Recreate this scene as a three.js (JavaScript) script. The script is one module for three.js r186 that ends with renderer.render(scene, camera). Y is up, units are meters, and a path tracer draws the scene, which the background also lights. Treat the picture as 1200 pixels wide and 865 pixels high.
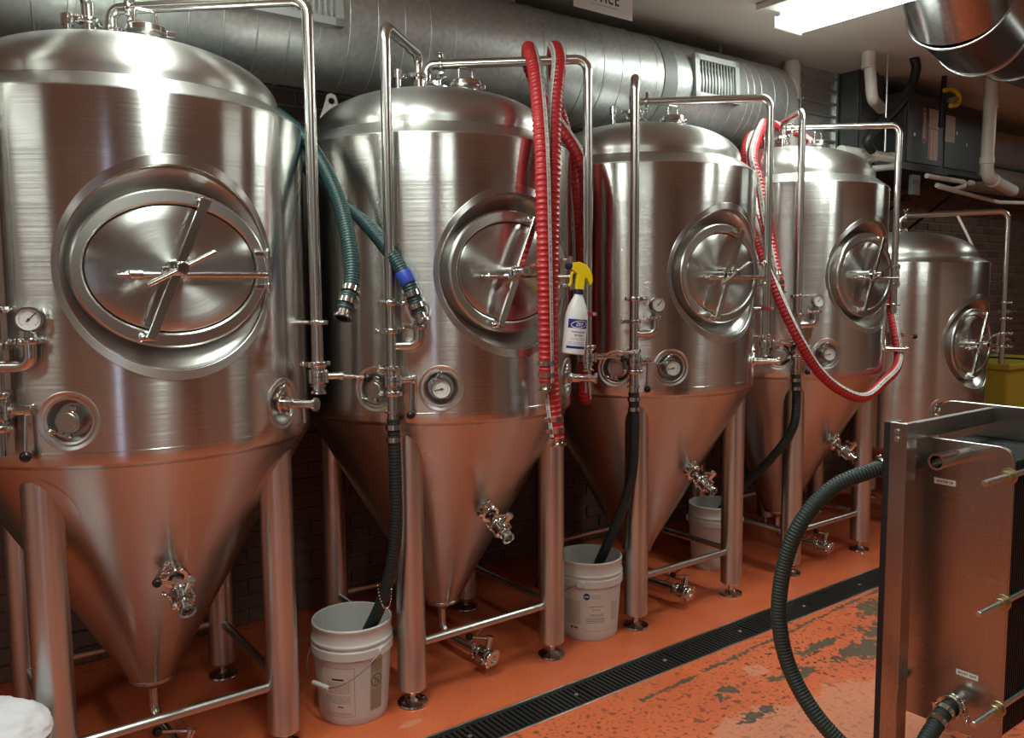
import * as THREE from 'three';
import { mergeGeometries } from 'three/addons/utils/BufferGeometryUtils.js';
import { RoundedBoxGeometry } from 'three/addons/geometries/RoundedBoxGeometry.js';
import { RectAreaLightUniformsLib } from 'three/addons/lights/RectAreaLightUniformsLib.js';
import { ImprovedNoise } from 'three/addons/math/ImprovedNoise.js';
import { Brush, Evaluator, SUBTRACTION } from 'three-bvh-csg';

// ---------------------------------------------------------------- camera, light, exposure
const scene = new THREE.Scene();
const camera = new THREE.PerspectiveCamera(48.02, 1200 / 865, 0.05, 60);
camera.position.set(-1.84489, 1.57862, 3.03334);
camera.rotation.set(-0.094478, -0.635854, -0.0079675, 'YXZ');
camera.updateMatrixWorld(true);
const FOCAL = 971.08;

const renderer = new THREE.WebGLRenderer({ antialias: true });
renderer.toneMapping = THREE.LinearToneMapping;
renderer.toneMappingExposure = 1.13;
renderer.shadowMap.enabled = true;
renderer.shadowMap.type = THREE.PCFSoftShadowMap;
RectAreaLightUniformsLib.init();

scene.background = new THREE.Color().setRGB(1.6, 1.8, 2.4);   // overcast daylight outside the one narrow window behind the camera

const LAMP_COLOR = new THREE.Color().setRGB(0.90, 1.0, 0.92);
const LAMP_RADIANCE = 48;
const CEIL = 3.08;
// the fluorescent fixtures: x, z of the far end, length along z
const FIXTURES = [
  { x: 2.15, z0: 0.17, len: 1.22, power: 1, label: 'fluorescent ceiling light beside the shiny round duct elbow' },
  { x: -1.13, z0: 0.32, len: 1.22, power: 1, label: 'fluorescent ceiling light over the tank with the plain capped port' },
  { x: 5.9, z0: 0.9, len: 1.22, power: 0.4, label: 'added dimmer fluorescent ceiling light, unseen beyond the shorter tank' },  // added lamp out of view, brightens the right background and the shorter tank
  { x: 2.15, z0: 2.2, len: 1.22, power: 0.4, label: 'dimmer fluorescent ceiling light over the drain side aisle' },
  { x: -1.13, z0: 2.2, len: 1.22, power: 0.4, label: 'dimmer fluorescent ceiling light above the aisle near the cream wall' },
  { x: -4.4, z0: 1.0, len: 1.22, power: 0.6, label: 'fluorescent ceiling light at the cream wall end of the room' },
];

// ---------------------------------------------------------------- small library
const V = (x, y, z) => new THREE.Vector3(x, y, z);
const noise = new ImprovedNoise();
let seedState = 20240611;
function rnd() { seedState = (Math.imul(seedState, 1664525) + 1013904223) >>> 0; return seedState / 4294967296; }
const lerp = (a, b, t) => a + (b - a) * t;

// a pixel of the photograph -> point on a known plane or cylinder
function pixelRay(u, v) {
  const d = V((u - 600) / FOCAL, (432.5 - v) / FOCAL, -1).applyQuaternion(camera.quaternion);
  return { o: camera.position.clone(), d };
}
function onZ(u, v, z) { const { o, d } = pixelRay(u, v); return o.addScaledVector(d, (z - o.z) / d.z); }
function onY(u, v, y) { const { o, d } = pixelRay(u, v); return o.addScaledVector(d, (y - o.y) / d.y); }
function onX(u, v, x) { const { o, d } = pixelRay(u, v); return o.addScaledVector(d, (x - o.x) / d.x); }
function onTank(u, v, cx, R) {
  const { o, d } = pixelRay(u, v); const ox = o.x - cx;
  const a = d.x * d.x + d.z * d.z, b = ox * d.x + o.z * d.z, c = ox * ox + o.z * o.z - R * R;
  const q = Math.max(0, b * b - a * c);
  return o.addScaledVector(d, (-b - Math.sqrt(q)) / a);
}

function geo(pos, nor, uv, idx) {
  const g = new THREE.BufferGeometry();
  g.setAttribute('position', new THREE.Float32BufferAttribute(pos, 3));
  g.setAttribute('normal', new THREE.Float32BufferAttribute(nor, 3));
  g.setAttribute('uv', new THREE.Float32BufferAttribute(uv, 2));
  g.setIndex(idx);
  return g;
}
function tidy(g) {
  if (!g.index) { const n = g.attributes.position.count; g.setIndex([...Array(n).keys()]); }
  if (!g.attributes.normal) g.computeVertexNormals();
  if (!g.attributes.uv) g.setAttribute('uv', new THREE.Float32BufferAttribute(new Float32Array(g.attributes.position.count * 2), 2));
  for (const k of Object.keys(g.attributes)) if (!['position', 'normal', 'uv'].includes(k)) g.deleteAttribute(k);
  g.clearGroups();
  return g;
}
function join(list) { const l = list.flat(9).map(tidy); return l.length === 1 ? l[0] : mergeGeometries(l, false); }

// profile [[r, y], ...] turned about y; edges sharper than ~35 degrees stay sharp
function lathe(pts, seg = 32, phi0 = 0, phi1 = Math.PI * 2, crease = 0.82) {
  const n = pts.length, segs = [];
  for (let i = 0; i < n - 1; i++) {
    const dx = pts[i + 1][0] - pts[i][0], dy = pts[i + 1][1] - pts[i][1], l = Math.hypot(dx, dy) || 1e-9;
    segs.push([dy / l, -dx / l, l]);
  }
  const rmax = Math.max(...pts.map((p) => p[0]));
  const pos = [], nor = [], uv = [], idx = [];
  let run = 0;
  for (let i = 0; i < n - 1; i++) {
    const s = segs[i];
    const blend = (o) => { if (!o) return s; if (s[0] * o[0] + s[1] * o[1] < crease) return s; const x = s[0] + o[0], y = s[1] + o[1], l = Math.hypot(x, y); return [x / l, y / l]; };
    const na = blend(segs[i - 1]), nb = blend(segs[i + 1]);
    const base = pos.length / 3;
    for (let k = 0; k <= seg; k++) {
      const p = phi0 + (phi1 - phi0) * k / seg, c = Math.sin(p), d = Math.cos(p);
      pos.push(pts[i][0] * c, pts[i][1], pts[i][0] * d, pts[i + 1][0] * c, pts[i + 1][1], pts[i + 1][0] * d);
      nor.push(na[0] * c, na[1], na[0] * d, nb[0] * c, nb[1], nb[0] * d);
      uv.push(p * rmax, run, p * rmax, run + s[2]);
    }
    for (let k = 0; k < seg; k++) {
      const a = base + 2 * k;
      if (pts[i][0] > 1e-7) idx.push(a, a + 2, a + 1);
      if (pts[i + 1][0] > 1e-7) idx.push(a + 2, a + 3, a + 1);
    }
    run += s[2];
  }
  return geo(pos, nor, uv, idx);
}
const Y = V(0, 1, 0);
function aim(g, origin, dir, roll = 0) {     // local +y to dir
  const q = new THREE.Quaternion().setFromUnitVectors(Y, dir.clone().normalize());
  if (roll) q.multiply(new THREE.Quaternion().setFromAxisAngle(Y, roll));
  return g.applyMatrix4(new THREE.Matrix4().compose(origin, q, V(1, 1, 1)));
}
function frame(g, origin, yDir, zDir) {      // local y to yDir, local z as near zDir as it can
  const y = yDir.clone().normalize(), x = y.clone().cross(zDir).normalize(), z = x.clone().cross(y);
  return g.applyMatrix4(new THREE.Matrix4().makeBasis(x, y, z).setPosition(origin));
}
function cyl(a, b, r, seg = 16, ch = Math.min(0.0015, r * 0.3), r2 = r) {
  const d = b.clone().sub(a), L = d.length();
  return aim(lathe([[0, 0], [r - ch, 0], [r, ch], [r2, L - ch], [r2 - ch, L], [0, L]], seg), a.clone(), d);
}
function box(w, h, d, x = 0, y = 0, z = 0, rad = 0.003) {
  const g = rad ? new RoundedBoxGeometry(w, h, d, 1, Math.min(rad, w / 2.1, h / 2.1, d / 2.1)) : new THREE.BoxGeometry(w, h, d);
  g.translate(x, y, z); return g;
}
function plainBox(w, h, d, x = 0, y = 0, z = 0) { return new THREE.BoxGeometry(w, h, d).translate(x, y, z); }
function ball(c, r, seg = 14) { return new THREE.SphereGeometry(r, seg, Math.ceil(seg * 0.7)).translate(c.x, c.y, c.z); }
function torus(c, dir, R, r, s1 = 8, s2 = 28, arc = Math.PI * 2) { const g = new THREE.TorusGeometry(R, r, s1, s2, arc); g.rotateX(Math.PI / 2); return aim(g, c.clone(), dir); }

// polyline with rounded corners -> dense points
function filleted(pts, rad, steps = 7) {
  const out = [pts[0].clone()];
  for (let i = 1; i < pts.length - 1; i++) {
    const a = pts[i - 1].clone().sub(pts[i]), b = pts[i + 1].clone().sub(pts[i]);
    const la = a.length(), lb = b.length(); a.normalize(); b.normalize();
    const half = a.angleTo(b) / 2, t = Math.min(rad / Math.tan(half), la * 0.49, lb * 0.49);
    const p = pts[i].clone().addScaledVector(a, t), q = pts[i].clone().addScaledVector(b, t);
    const r = t * Math.tan(half);
    const mid = a.clone().add(b).normalize(), c = pts[i].clone().addScaledVector(mid, r / Math.sin(half));
    const pa = p.clone().sub(c), qa = q.clone().sub(c), ang = pa.angleTo(qa), ax = pa.clone().cross(qa).normalize();
    for (let k = 0; k <= steps; k++) out.push(c.clone().add(pa.clone().applyAxisAngle(ax, ang * k / steps)));
  }
  out.push(pts[pts.length - 1].clone());
  return out;
}
function spline(pts, step = 0.01) {
  const c = new THREE.CatmullRomCurve3(pts, false, 'centripetal');
  return c.getSpacedPoints(Math.max(4, Math.round(c.getLength() / step)));
}
function frames(path) {
  const n = path.length, T = [], N = [], B = [];
  for (let i = 0; i < n; i++) T.push(path[Math.min(n - 1, i + 1)].clone().sub(path[Math.max(0, i - 1)]).normalize());
  let nrm = Math.abs(T[0].y) < 0.9 ? V(0, 1, 0) : V(0, 0, 1);
  nrm.addScaledVector(T[0], -nrm.dot(T[0])).normalize();
  for (let i = 0; i < n; i++) {
    if (i) { const q = new THREE.Quaternion().setFromUnitVectors(T[i - 1], T[i]); nrm = nrm.clone().applyQuaternion(q); nrm.addScaledVector(T[i], -nrm.dot(T[i])).normalize(); }
    N.push(nrm.clone()); B.push(T[i].clone().cross(nrm));
  }
  return { T, N, B };
}
function sweep(path, r, seg = 14, { caps = true, radius = null, from = 0, to = Math.PI * 2, smooth = true } = {}) {
  const { T, N, B } = frames(path), n = path.length, pos = [], nor = [], uv = [], idx = [];
  let run = 0;
  for (let i = 0; i < n; i++) {
    if (i) run += path[i].distanceTo(path[i - 1]);
    const rr = radius ? radius(run, i) : r;
    const r1 = radius ? radius(run + 0.0008, i) : r, slope = (r1 - rr) / 0.0008;
    for (let k = 0; k <= seg; k++) {
      const a = from + (to - from) * k / seg, c = Math.cos(a), s = Math.sin(a);
      const dx = N[i].x * c + B[i].x * s, dy = N[i].y * c + B[i].y * s, dz = N[i].z * c + B[i].z * s;
      pos.push(path[i].x + dx * rr, path[i].y + dy * rr, path[i].z + dz * rr);
      const nx = dx - T[i].x * slope, ny = dy - T[i].y * slope, nz = dz - T[i].z * slope, l = Math.hypot(nx, ny, nz);
      nor.push(nx / l, ny / l, nz / l); uv.push(run, a * r);
    }
  }
  for (let i = 0; i < n - 1; i++) for (let k = 0; k < seg; k++) { const a = i * (seg + 1) + k, b = a + seg + 1; idx.push(a, a + 1, b, a + 1, b + 1, b); }
  if (caps) for (const e of [0, n - 1]) {
    const s = e ? 1 : -1, base = pos.length / 3;
    pos.push(path[e].x, path[e].y, path[e].z); nor.push(T[e].x * s, T[e].y * s, T[e].z * s); uv.push(0, 0);
    for (let k = 0; k <= seg; k++) { const j = (e * (seg + 1) + k) * 3; pos.push(pos[j], pos[j + 1], pos[j + 2]); nor.push(T[e].x * s, T[e].y * s, T[e].z * s); uv.push(0, 0); }
    for (let k = 0; k < seg; k++) { if (e) idx.push(base, base + 1 + k, base + 2 + k); else idx.push(base, base + 2 + k, base + 1 + k); }
  }
  return geo(pos, nor, uv, idx);
}
function pipe(pts, r, bend = 0.06, seg = 14) { return sweep(filleted(pts, bend), r, seg); }

// canvas print
function print(w, h, draw) {
  const c = document.createElement('canvas'); c.width = w; c.height = h;
  const x = c.getContext('2d'); draw(x, w, h);
  const t = new THREE.CanvasTexture(c); t.colorSpace = THREE.SRGBColorSpace; t.anisotropy = 4; return t;
}
function dataMap(n, fn, srgb = false) {
  const a = new Uint8Array(n * n * 4);
  for (let j = 0; j < n; j++) for (let i = 0; i < n; i++) {
    const p = fn(i, j), k = (j * n + i) * 4; a[k] = p[0] * 255; a[k + 1] = p[1] * 255; a[k + 2] = p[2] * 255; a[k + 3] = 255;
  }
  const t = new THREE.DataTexture(a, n, n, THREE.RGBAFormat); t.magFilter = THREE.LinearFilter; t.minFilter = THREE.LinearFilter;
  t.wrapS = t.wrapT = THREE.RepeatWrapping; if (srgb) t.colorSpace = THREE.SRGBColorSpace; t.needsUpdate = true; return t;
}
const clamp01 = (x) => Math.max(0, Math.min(1, x));
const sm = (a, b, x) => { const t = clamp01((x - a) / (b - a)); return t * t * (3 - 2 * t); };
// tiling noise, i and j in 0..n
function tileNoise(i, j, n, f, z = 0) {
  const u = i / n, v = j / n, x = u * f, y = v * f, k = (a, b) => noise.noise(a, b, z);
  return lerp(lerp(k(x, y), k(x - f, y), u), lerp(k(x, y - f), k(x - f, y - f), u), v);
}

const taken = new Map();
function numbered(name) { const n = taken.get(name) ?? 0; taken.set(name, n + 1); return n ? `${name}_${String(n).padStart(3, '0')}` : name; }
function thing(name, label, category, at = [0, 0, 0], group) {
  const o = new THREE.Group(); o.name = numbered(name); o.position.set(...at); scene.add(o);
  o.userData = { label, category }; if (group) o.userData.group = group; return o;
}
const shared = new Map();
function memo(key, fn) { if (!key) return join([fn()]); if (!shared.has(key)) shared.set(key, join([fn()])); return shared.get(key); }
function part(parent, name, fn, mat, key) {
  const g = typeof fn === 'function' ? memo(key, fn) : join([fn]);
  const m = new THREE.Mesh(g, mat); m.name = name; m.castShadow = m.receiveShadow = true; parent.add(m); return m;
}
function sub(parent, name) { const g = new THREE.Group(); g.name = name; parent.add(g); return g; }
function solo(name, label, category, fn, mat, group) {
  const m = part(scene, numbered(name), fn, mat); m.userData = { label, category }; if (group) m.userData.group = group; return m;
}
function structure(name, fn, mat) { const m = part(scene, name, fn, mat); m.userData = { kind: 'structure' }; return m; }

// ---------------------------------------------------------------- materials
const col = (r, g, b) => new THREE.Color().setRGB(r, g, b);
const std = (name, c, roughness, metalness = 0, more = {}) => { const m = new THREE.MeshPhysicalMaterial({ color: c, roughness, metalness, ...more }); m.name = name; return m; };
const smudge = dataMap(512, (i, j) => {
  const a = tileNoise(i, j, 512, 5, 1) + 0.5 * tileNoise(i, j, 512, 13, 4) + 0.25 * tileNoise(i, j, 512, 40, 9);
  const line = tileNoise(3, j, 512, 220, 2) * 0.5;
  const v = clamp01(0.84 + 0.13 * a + 0.06 * line); return [v, v, v];
});
smudge.repeat.set(0.7, 0.7);
// brushed finish: fine scratches running round the tank tilt the surface up and down only
const brushed = (() => {
  const w = 64, h = 1024, a = new Uint8Array(w * h * 4);
  for (let j = 0; j < h; j++) { const base = (rnd() + rnd() + rnd() + rnd() - 2) * 0.5; for (let i = 0; i < w; i++) { const s = base * 0.85 + 0.15 * noise.noise(i * 0.2, j * 0.7, 3), ny = s * 0.42, l = 1 / Math.hypot(ny, 1), k = (j * w + i) * 4; a[k] = 127.5; a[k + 1] = 127.5 + 127.5 * ny * l; a[k + 2] = 127.5 + 127.5 * l; a[k + 3] = 255; } }
  const t = new THREE.DataTexture(a, w, h, THREE.RGBAFormat); t.magFilter = THREE.LinearFilter; t.wrapS = t.wrapT = THREE.RepeatWrapping; t.repeat.set(1.5, 7); t.needsUpdate = true; return t;
})();
const M = {
  shell: std('brushed_stainless', col(0.60, 0.595, 0.57), 0.29, 1, { anisotropy: 0.95, anisotropyRotation: Math.PI / 2, roughnessMap: smudge, normalMap: brushed }),
  cone: std('brushed_cone', col(0.60, 0.595, 0.57), 0.36, 1, { normalMap: brushed, anisotropy: 0.9, anisotropyRotation: Math.PI / 2, roughnessMap: smudge }),
  dome: std('satin_dome', col(0.60, 0.595, 0.57), 0.34, 1, { anisotropy: 0.7, anisotropyRotation: Math.PI / 2 }),
  satin: std('satin_stainless', col(0.60, 0.595, 0.57), 0.30, 1),
  pad: std('ground_stainless', col(0.60, 0.595, 0.57), 0.34, 1),
  pol: std('polished_stainless', col(0.68, 0.67, 0.645), 0.14, 1),
  tube: std('tube_stainless', col(0.64, 0.63, 0.60), 0.22, 1, { anisotropy: 0.5 }),
  leg: std('leg_stainless', col(0.60, 0.595, 0.57), 0.36, 1, { anisotropy: 0.6, anisotropyRotation: Math.PI / 2 }),
  door: std('spun_stainless', col(0.60, 0.595, 0.57), 0.30, 1, { anisotropy: 0.9, normalMap: brushed, normalScale: new THREE.Vector2(0.6, 0.6), anisotropyRotation: Math.PI / 2 }),
  gasket: std('black_gasket', col(0.012, 0.012, 0.012), 0.6),
  knob: std('black_knob', col(0.01, 0.01, 0.01), 0.22),
  red: std('red_pad', col(0.45, 0.03, 0.03), 0.5),
  galv: null, black: std('black_paint', col(0.012, 0.012, 0.013), 0.5),
  pvc: std('white_pvc', col(0.68, 0.66, 0.6), 0.35), purple: std('purple_primer', col(0.1, 0.05, 0.22), 0.5),
  white: std('white_plastic', col(0.75, 0.74, 0.7), 0.4),
};

// ---------------------------------------------------------------- the room
const X0 = -6.4, X1 = 9.6, Z0 = -0.82, Z1 = 4.5;
// floor: orange paint, speckled with chips, worn to grey in patches
const FW = [-2.6, 3.6], FZ = [0.0, 3.1];   // the part drawn in detail
const orangeMap = (() => {
  const nx = 2048, ny = 1024, a = new Uint8Array(nx * ny * 4);
  // worn patches: centre x, z, radius x, radius z, strength
  const grey = [[1.34, 0.99, 0.17, 0.028], [1.98, 0.92, 0.16, 0.10], [1.72, 1.06, 0.16, 0.07], [1.05, 1.10, 0.12, 0.03], [1.0, 1.07, 0.1, 0.035], [0.62, 1.03, 0.035, 0.03], [0.70, 1.01, 0.045, 0.03], [1.45, 1.13, 0.2, 0.07], [0.64, 1.2, 0.1, 0.03], [1.85, 1.2, 0.2, 0.06]];
  const pale = [[0.95, 1.45, 0.42, 0.22], [0.56, 1.25, 0.22, 0.1], [0.93, 0.97, 0.06, 0.05], [1.5, 1.5, 0.5, 0.2], [-0.42, 0.47, 0.05, 0.02]];
  const N = (x, z, f, s) => noise.noise(x * f, z * f, s);
  for (let j = 0; j < ny; j++) for (let i = 0; i < nx; i++) {
    const x = lerp(FW[0], FW[1], (i + 0.5) / nx), z = lerp(FZ[0], FZ[1], (j + 0.5) / ny);
    const big = N(x, z, 1.7, 3), mid = N(x, z, 9, 5), fine = N(x, z, 60, 8), grain = N(x, z, 210, 2);
    const tone = 1 + 0.07 * big + 0.05 * mid + 0.04 * fine + 0.04 * grain;
    let r = 0.68 * tone, g = 0.145 * tone * (1 + 0.1 * mid), b = 0.05 * tone;
    let p = 0;
    for (const [cx, cz, rx, rz] of pale) { const d = Math.hypot((x - cx) / rx, (z - cz) / rz); p = Math.max(p, sm(1.12, 0.88, d + 0.3 * mid + 0.28 * N(x, z, 26, 7) + 0.12 * fine)); }
    r = lerp(r, 0.68, 0.75 * p); g = lerp(g, 0.27 + 0.02 * fine, 0.75 * p); b = lerp(b, 0.16 + 0.02 * fine, 0.75 * p);
    // chips
    const wear = sm(0.5, 0.95, z) * (0.55 + 0.45 * sm(-0.3, 0.3, big)) * (1 - 0.7 * p);
    const spot = Math.max(sm(0.40, 0.50, N(x, z, 27, 21)), sm(0.36, 0.44, N(x, z * 1.1, 52, 33)), 0.9 * sm(0.40, 0.47, N(x, z * 1.2, 95, 57))) * (0.10 + 0.90 * wear);
    let gr = 0;
    for (const [cx, cz, rx, rz] of grey) { const d = Math.hypot((x - cx) / rx, (z - cz) / rz); gr = Math.max(gr, sm(1.05, 0.75, d + 0.75 * N(x, z, 16, 13) + 0.75 * N(x, z, 48, 17) + 0.3 * N(x, z, 110, 18) + 0.15 * grain)); }
    // broken edge of an old patch, running along the drain
    const zl = 0.86 - 0.047 * (x - 0.44) + 0.012 * N(x, 0, 4, 2), lw = 0.014 * (0.55 + 1.3 * N(x, 2, 9, 4));
    if (x > 0.36 && x < 2.4) gr = Math.max(gr, sm(lw + 0.004, lw - 0.004, Math.abs(z - zl) + 0.018 * N(x, z, 45, 6) + 0.01 * N(x, z, 110, 7)));
    if (x > -0.3 && x < 0.4) gr = Math.max(gr, 0.9 * sm(0.006, 0.002, Math.abs(z - (0.93 + 0.02 * N(x, 1, 5, 3))) + 0.012 * Math.max(0, N(x, z, 18, 5))) * sm(0.05, 0.25, N(x, 3, 8, 6)));
    r = lerp(r, 0.065, 0.96 * spot); g = lerp(g, 0.032, 0.96 * spot); b = lerp(b, 0.02, 0.96 * spot);
    const gv = 1 + 0.35 * fine + 0.2 * grain;
    r = lerp(r, 0.115 * gv, gr); g = lerp(g, 0.082 * gv, gr); b = lerp(b, 0.052 * gv, gr);
    const k = (j * nx + i) * 4, s = (v) => 255 * Math.pow(clamp01(v), 1 / 2.2);
    a[k] = s(r); a[k + 1] = s(g); a[k + 2] = s(b); a[k + 3] = 255;
  }
  const t = new THREE.DataTexture(a, nx, ny, THREE.RGBAFormat); t.magFilter = THREE.LinearFilter; t.colorSpace = THREE.SRGBColorSpace;
  t.wrapS = t.wrapT = THREE.MirroredRepeatWrapping; t.needsUpdate = true; return t;
})();
const floorRough = dataMap(512, (i, j) => { const v = clamp01(0.62 + 0.22 * tileNoise(i, j, 512, 6, 2) + 0.14 * tileNoise(i, j, 512, 30, 5)); return [v, v, v]; });
M.floor = std('orange_floor_paint', col(1, 1, 1), 0.62, 0, { map: orangeMap, roughnessMap: floorRough });
const DR = { z0: 0.585, z1: 0.755, x0: -3.2, x1: 4.4, deep: 0.09 };
function floorSlab(x0, x1, z0, z1) {
  const g = new THREE.BoxGeometry(x1 - x0, 0.2, z1 - z0).translate((x0 + x1) / 2, -0.1, (z0 + z1) / 2), p = g.attributes.position, uv = g.attributes.uv;
  for (let i = 0; i < p.count; i++) uv.setXY(i, (p.getX(i) - FW[0]) / (FW[1] - FW[0]), (p.getZ(i) - FZ[0]) / (FZ[1] - FZ[0]));
  return g;
}
structure('floor', [floorSlab(X0 - 0.2, X1 + 0.2, Z0 - 0.2, DR.z0), floorSlab(X0 - 0.2, X1 + 0.2, DR.z1, Z1 + 0.2), floorSlab(X0 - 0.2, DR.x0, DR.z0, DR.z1), floorSlab(DR.x1, X1 + 0.2, DR.z0, DR.z1)], M.floor);

// trench drain: steel edge angles, dark channel, one slotted grate after another
M.drain = std('black_grate_plastic', col(0.018, 0.017, 0.016), 0.42);
M.channel = std('drain_channel', col(0.006, 0.006, 0.006), 0.7);
{
  const t = thing('trench_drain', 'long black slotted floor drain with thin steel edges in the orange floor', 'drain');
  const L = DR.x1 - DR.x0, mx = (DR.x0 + DR.x1) / 2, mz = (DR.z0 + DR.z1) / 2;
  part(t, 'channel', [plainBox(L, 0.01, DR.z1 - DR.z0, mx, -DR.deep, mz), plainBox(L, DR.deep, 0.006, mx, -DR.deep / 2 - 0.004, DR.z0 + 0.003), plainBox(L, DR.deep, 0.006, mx, -DR.deep / 2 - 0.004, DR.z1 - 0.003)], M.channel);
  for (const z of [DR.z0 + 0.004, DR.z1 - 0.004]) part(t, 'edge_angle', box(L, 0.014, 0.008, mx, -0.005, z, 0.001), M.satin);
  const rail = memo('grate_rail', () => box(0.496, 0.016, 0.012, 0, 0, 0, 0.001)), slat = memo('grate_slat', () => box(0.0125, 0.014, 0.14, 0, 0, 0, 0)), bolt = memo('grate_bolt', () => lathe([[0.009, 0], [0.008, 0.004], [0.004, 0.006], [0, 0.006]], 10));
  for (let k = 0; k < 7; k++) {
    const x = -0.75 + 0.5 * k + 0.25, g = sub(t, 'grate');
    for (const z of [DR.z0 + 0.016, DR.z1 - 0.016]) { const m = part(g, 'rail', rail, M.drain); m.position.set(x, -0.011, z); }
    for (let i = 0; i < 22; i++) { const m = part(g, 'slat', slat, M.drain); m.position.set(x - 0.2365 + i * 0.0225, -0.010, mz); }
    const b = part(g, 'bolt', bolt, M.satin); b.position.set(x + 0.2, -0.004, mz);
  }
  // the rest of the grating, out of the frame or hidden
  const far = [];
  for (let x = DR.x0 + 0.01; x < -0.76; x += 0.0225) far.push(plainBox(0.0125, 0.014, 0.158, x, -0.010, mz));
  for (let x = 2.76; x < DR.x1; x += 0.0225) far.push(plainBox(0.0125, 0.014, 0.158, x, -0.010, mz));
  part(t, 'far_grate', far, M.drain).userData.kind = 'stuff';
}

// brick wall behind the tanks, of old brown brick
M.brickA = std('brown_brick', col(0.16, 0.102, 0.08), 0.75);
M.brickB = std('brown_brick_light', col(0.165, 0.10, 0.078), 0.8);
M.brickC = std('brown_brick_dull', col(0.11, 0.08, 0.068), 0.7);
M.mortar = std('grey_mortar', col(0.24, 0.225, 0.21), 0.9);
{
  const w = structure('wall_back', plainBox(X1 - X0 + 0.4, CEIL + 0.2, 0.2, (X0 + X1) / 2, CEIL / 2, Z0 - 0.1), M.mortar);
  const bg = memo('brick', () => box(0.205, 0.062, 0.03, 0, 0, 0, 0.004)), rest = [];
  const cheap = plainBox(0.205, 0.062, 0.03);
  for (let j = 0; j < 41; j++) for (let i = 0; i < 75; i++) {
    const x = X0 + 0.1 + i * 0.2155 + (j % 2) * 0.108, y = 0.037 + j * 0.0745;
    if (x > X1 - 0.1) continue;
    const near = (x > -1.0 && x < 0.4 && y > 1.95 && y < 2.75) || (x > 5.0 && x < 7.4 && y > 1.1 && y < 2.35) || (x > -0.7 && x < -0.1 && y > 1.1 && y < 1.95);
    const dz = (rnd() - 0.5) * 0.005, m = [M.brickA, M.brickB, M.brickC, M.brickA][Math.floor(rnd() * 4)];
    if (near) { const b = part(w, 'brick', bg, m); b.position.set(x, y, Z0 - 0.003 + dz); } else rest.push(cheap.clone().translate(x, y, Z0 - 0.003 + dz));
  }
  part(w, 'far_bricks', rest, M.brickB).userData.kind = 'stuff';
}
// other walls and ceiling
const plaster = dataMap(512, (i, j) => { const v = clamp01(0.9 + 0.07 * tileNoise(i, j, 512, 5, 3) + 0.05 * tileNoise(i, j, 512, 31, 6) + 0.03 * tileNoise(i, j, 512, 120, 1)); return [v, v, v]; }, true);
plaster.repeat.set(0.5, 0.5);
M.ceil = std('ceiling_paint', col(0.70, 0.67, 0.61), 0.8, 0, { map: plaster });
M.cream = std('cream_wall_paint', col(0.72, 0.69, 0.62), 0.75, 0, { map: plaster });
M.wall = std('taupe_wall_paint', col(0.27, 0.25, 0.225), 0.8, 0, { map: plaster });
structure('ceiling', plainBox(X1 - X0 + 0.4, 0.2, Z1 - Z0 + 0.4, (X0 + X1) / 2, CEIL + 0.1, (Z0 + Z1) / 2), M.ceil);
structure('wall_left', plainBox(0.2, CEIL + 0.2, Z1 - Z0 + 0.4, X0 - 0.1, CEIL / 2, (Z0 + Z1) / 2), M.cream);
structure('wall_right', plainBox(0.2, CEIL + 0.2, Z1 - Z0 + 0.4, X1 + 0.1, CEIL / 2, (Z0 + Z1) / 2), M.wall);
{ // wall behind the camera: a narrow window, a doorway into a dark store
  const wx0 = -3.28, wx1 = -2.98, y0 = 0.25, y1 = 2.15, dx0 = -0.35, dx1 = 0.75, dy = 2.1, z = Z1 + 0.1;
  const b = (x0, x1, ya, yb) => plainBox(x1 - x0, yb - ya, 0.2, (x0 + x1) / 2, (ya + yb) / 2, z);
  const wf = structure('wall_front', [b(X0 - 0.2, wx0, -0.1, CEIL + 0.1), b(wx0, wx1, -0.1, y0), b(wx0, wx1, y1, CEIL + 0.1), b(3.0, X1 + 0.2, -0.1, CEIL + 0.1)], M.cream);
  part(wf, 'taupe_section', [b(wx1, dx0, -0.1, CEIL + 0.1), b(dx0, dx1, dy, CEIL + 0.1), b(dx1, 3.0, -0.1, CEIL + 0.1)], M.wall);
  M.pane = std('window_glass', col(1, 1, 1), 0.02, 0, { transmission: 1, thickness: 0, ior: 1.5 });
  const w = structure('window_1', [plainBox(0.02, y1 - y0, 0.06, wx0 + 0.01, (y0 + y1) / 2, z), plainBox(0.02, y1 - y0, 0.06, wx1 - 0.01, (y0 + y1) / 2, z), plainBox(wx1 - wx0, 0.02, 0.06, (wx0 + wx1) / 2, y0 + 0.01, z), plainBox(wx1 - wx0, 0.02, 0.06, (wx0 + wx1) / 2, y1 - 0.01, z)], M.black);
  part(w, 'pane', plainBox(wx1 - wx0 - 0.04, y1 - y0 - 0.04, 0.004, (wx0 + wx1) / 2, (y0 + y1) / 2, z), M.pane);
  M.doorPaint = std('brown_door_paint', col(0.08, 0.05, 0.035), 0.45);
  const d = structure('door_1', box(dx1 - dx0, dy, 0.045, (dx0 + dx1) / 2, dy / 2, Z1 + 0.06), M.doorPaint);
  part(d, 'handle', [cyl(V(dx0 + 0.09, 1.02, Z1 + 0.04), V(dx0 + 0.09, 1.02, Z1 - 0.03), 0.012), cyl(V(dx0 + 0.08, 1.02, Z1 - 0.025), V(dx0 + 0.2, 1.02, Z1 - 0.025), 0.01)], M.satin);
}

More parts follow.
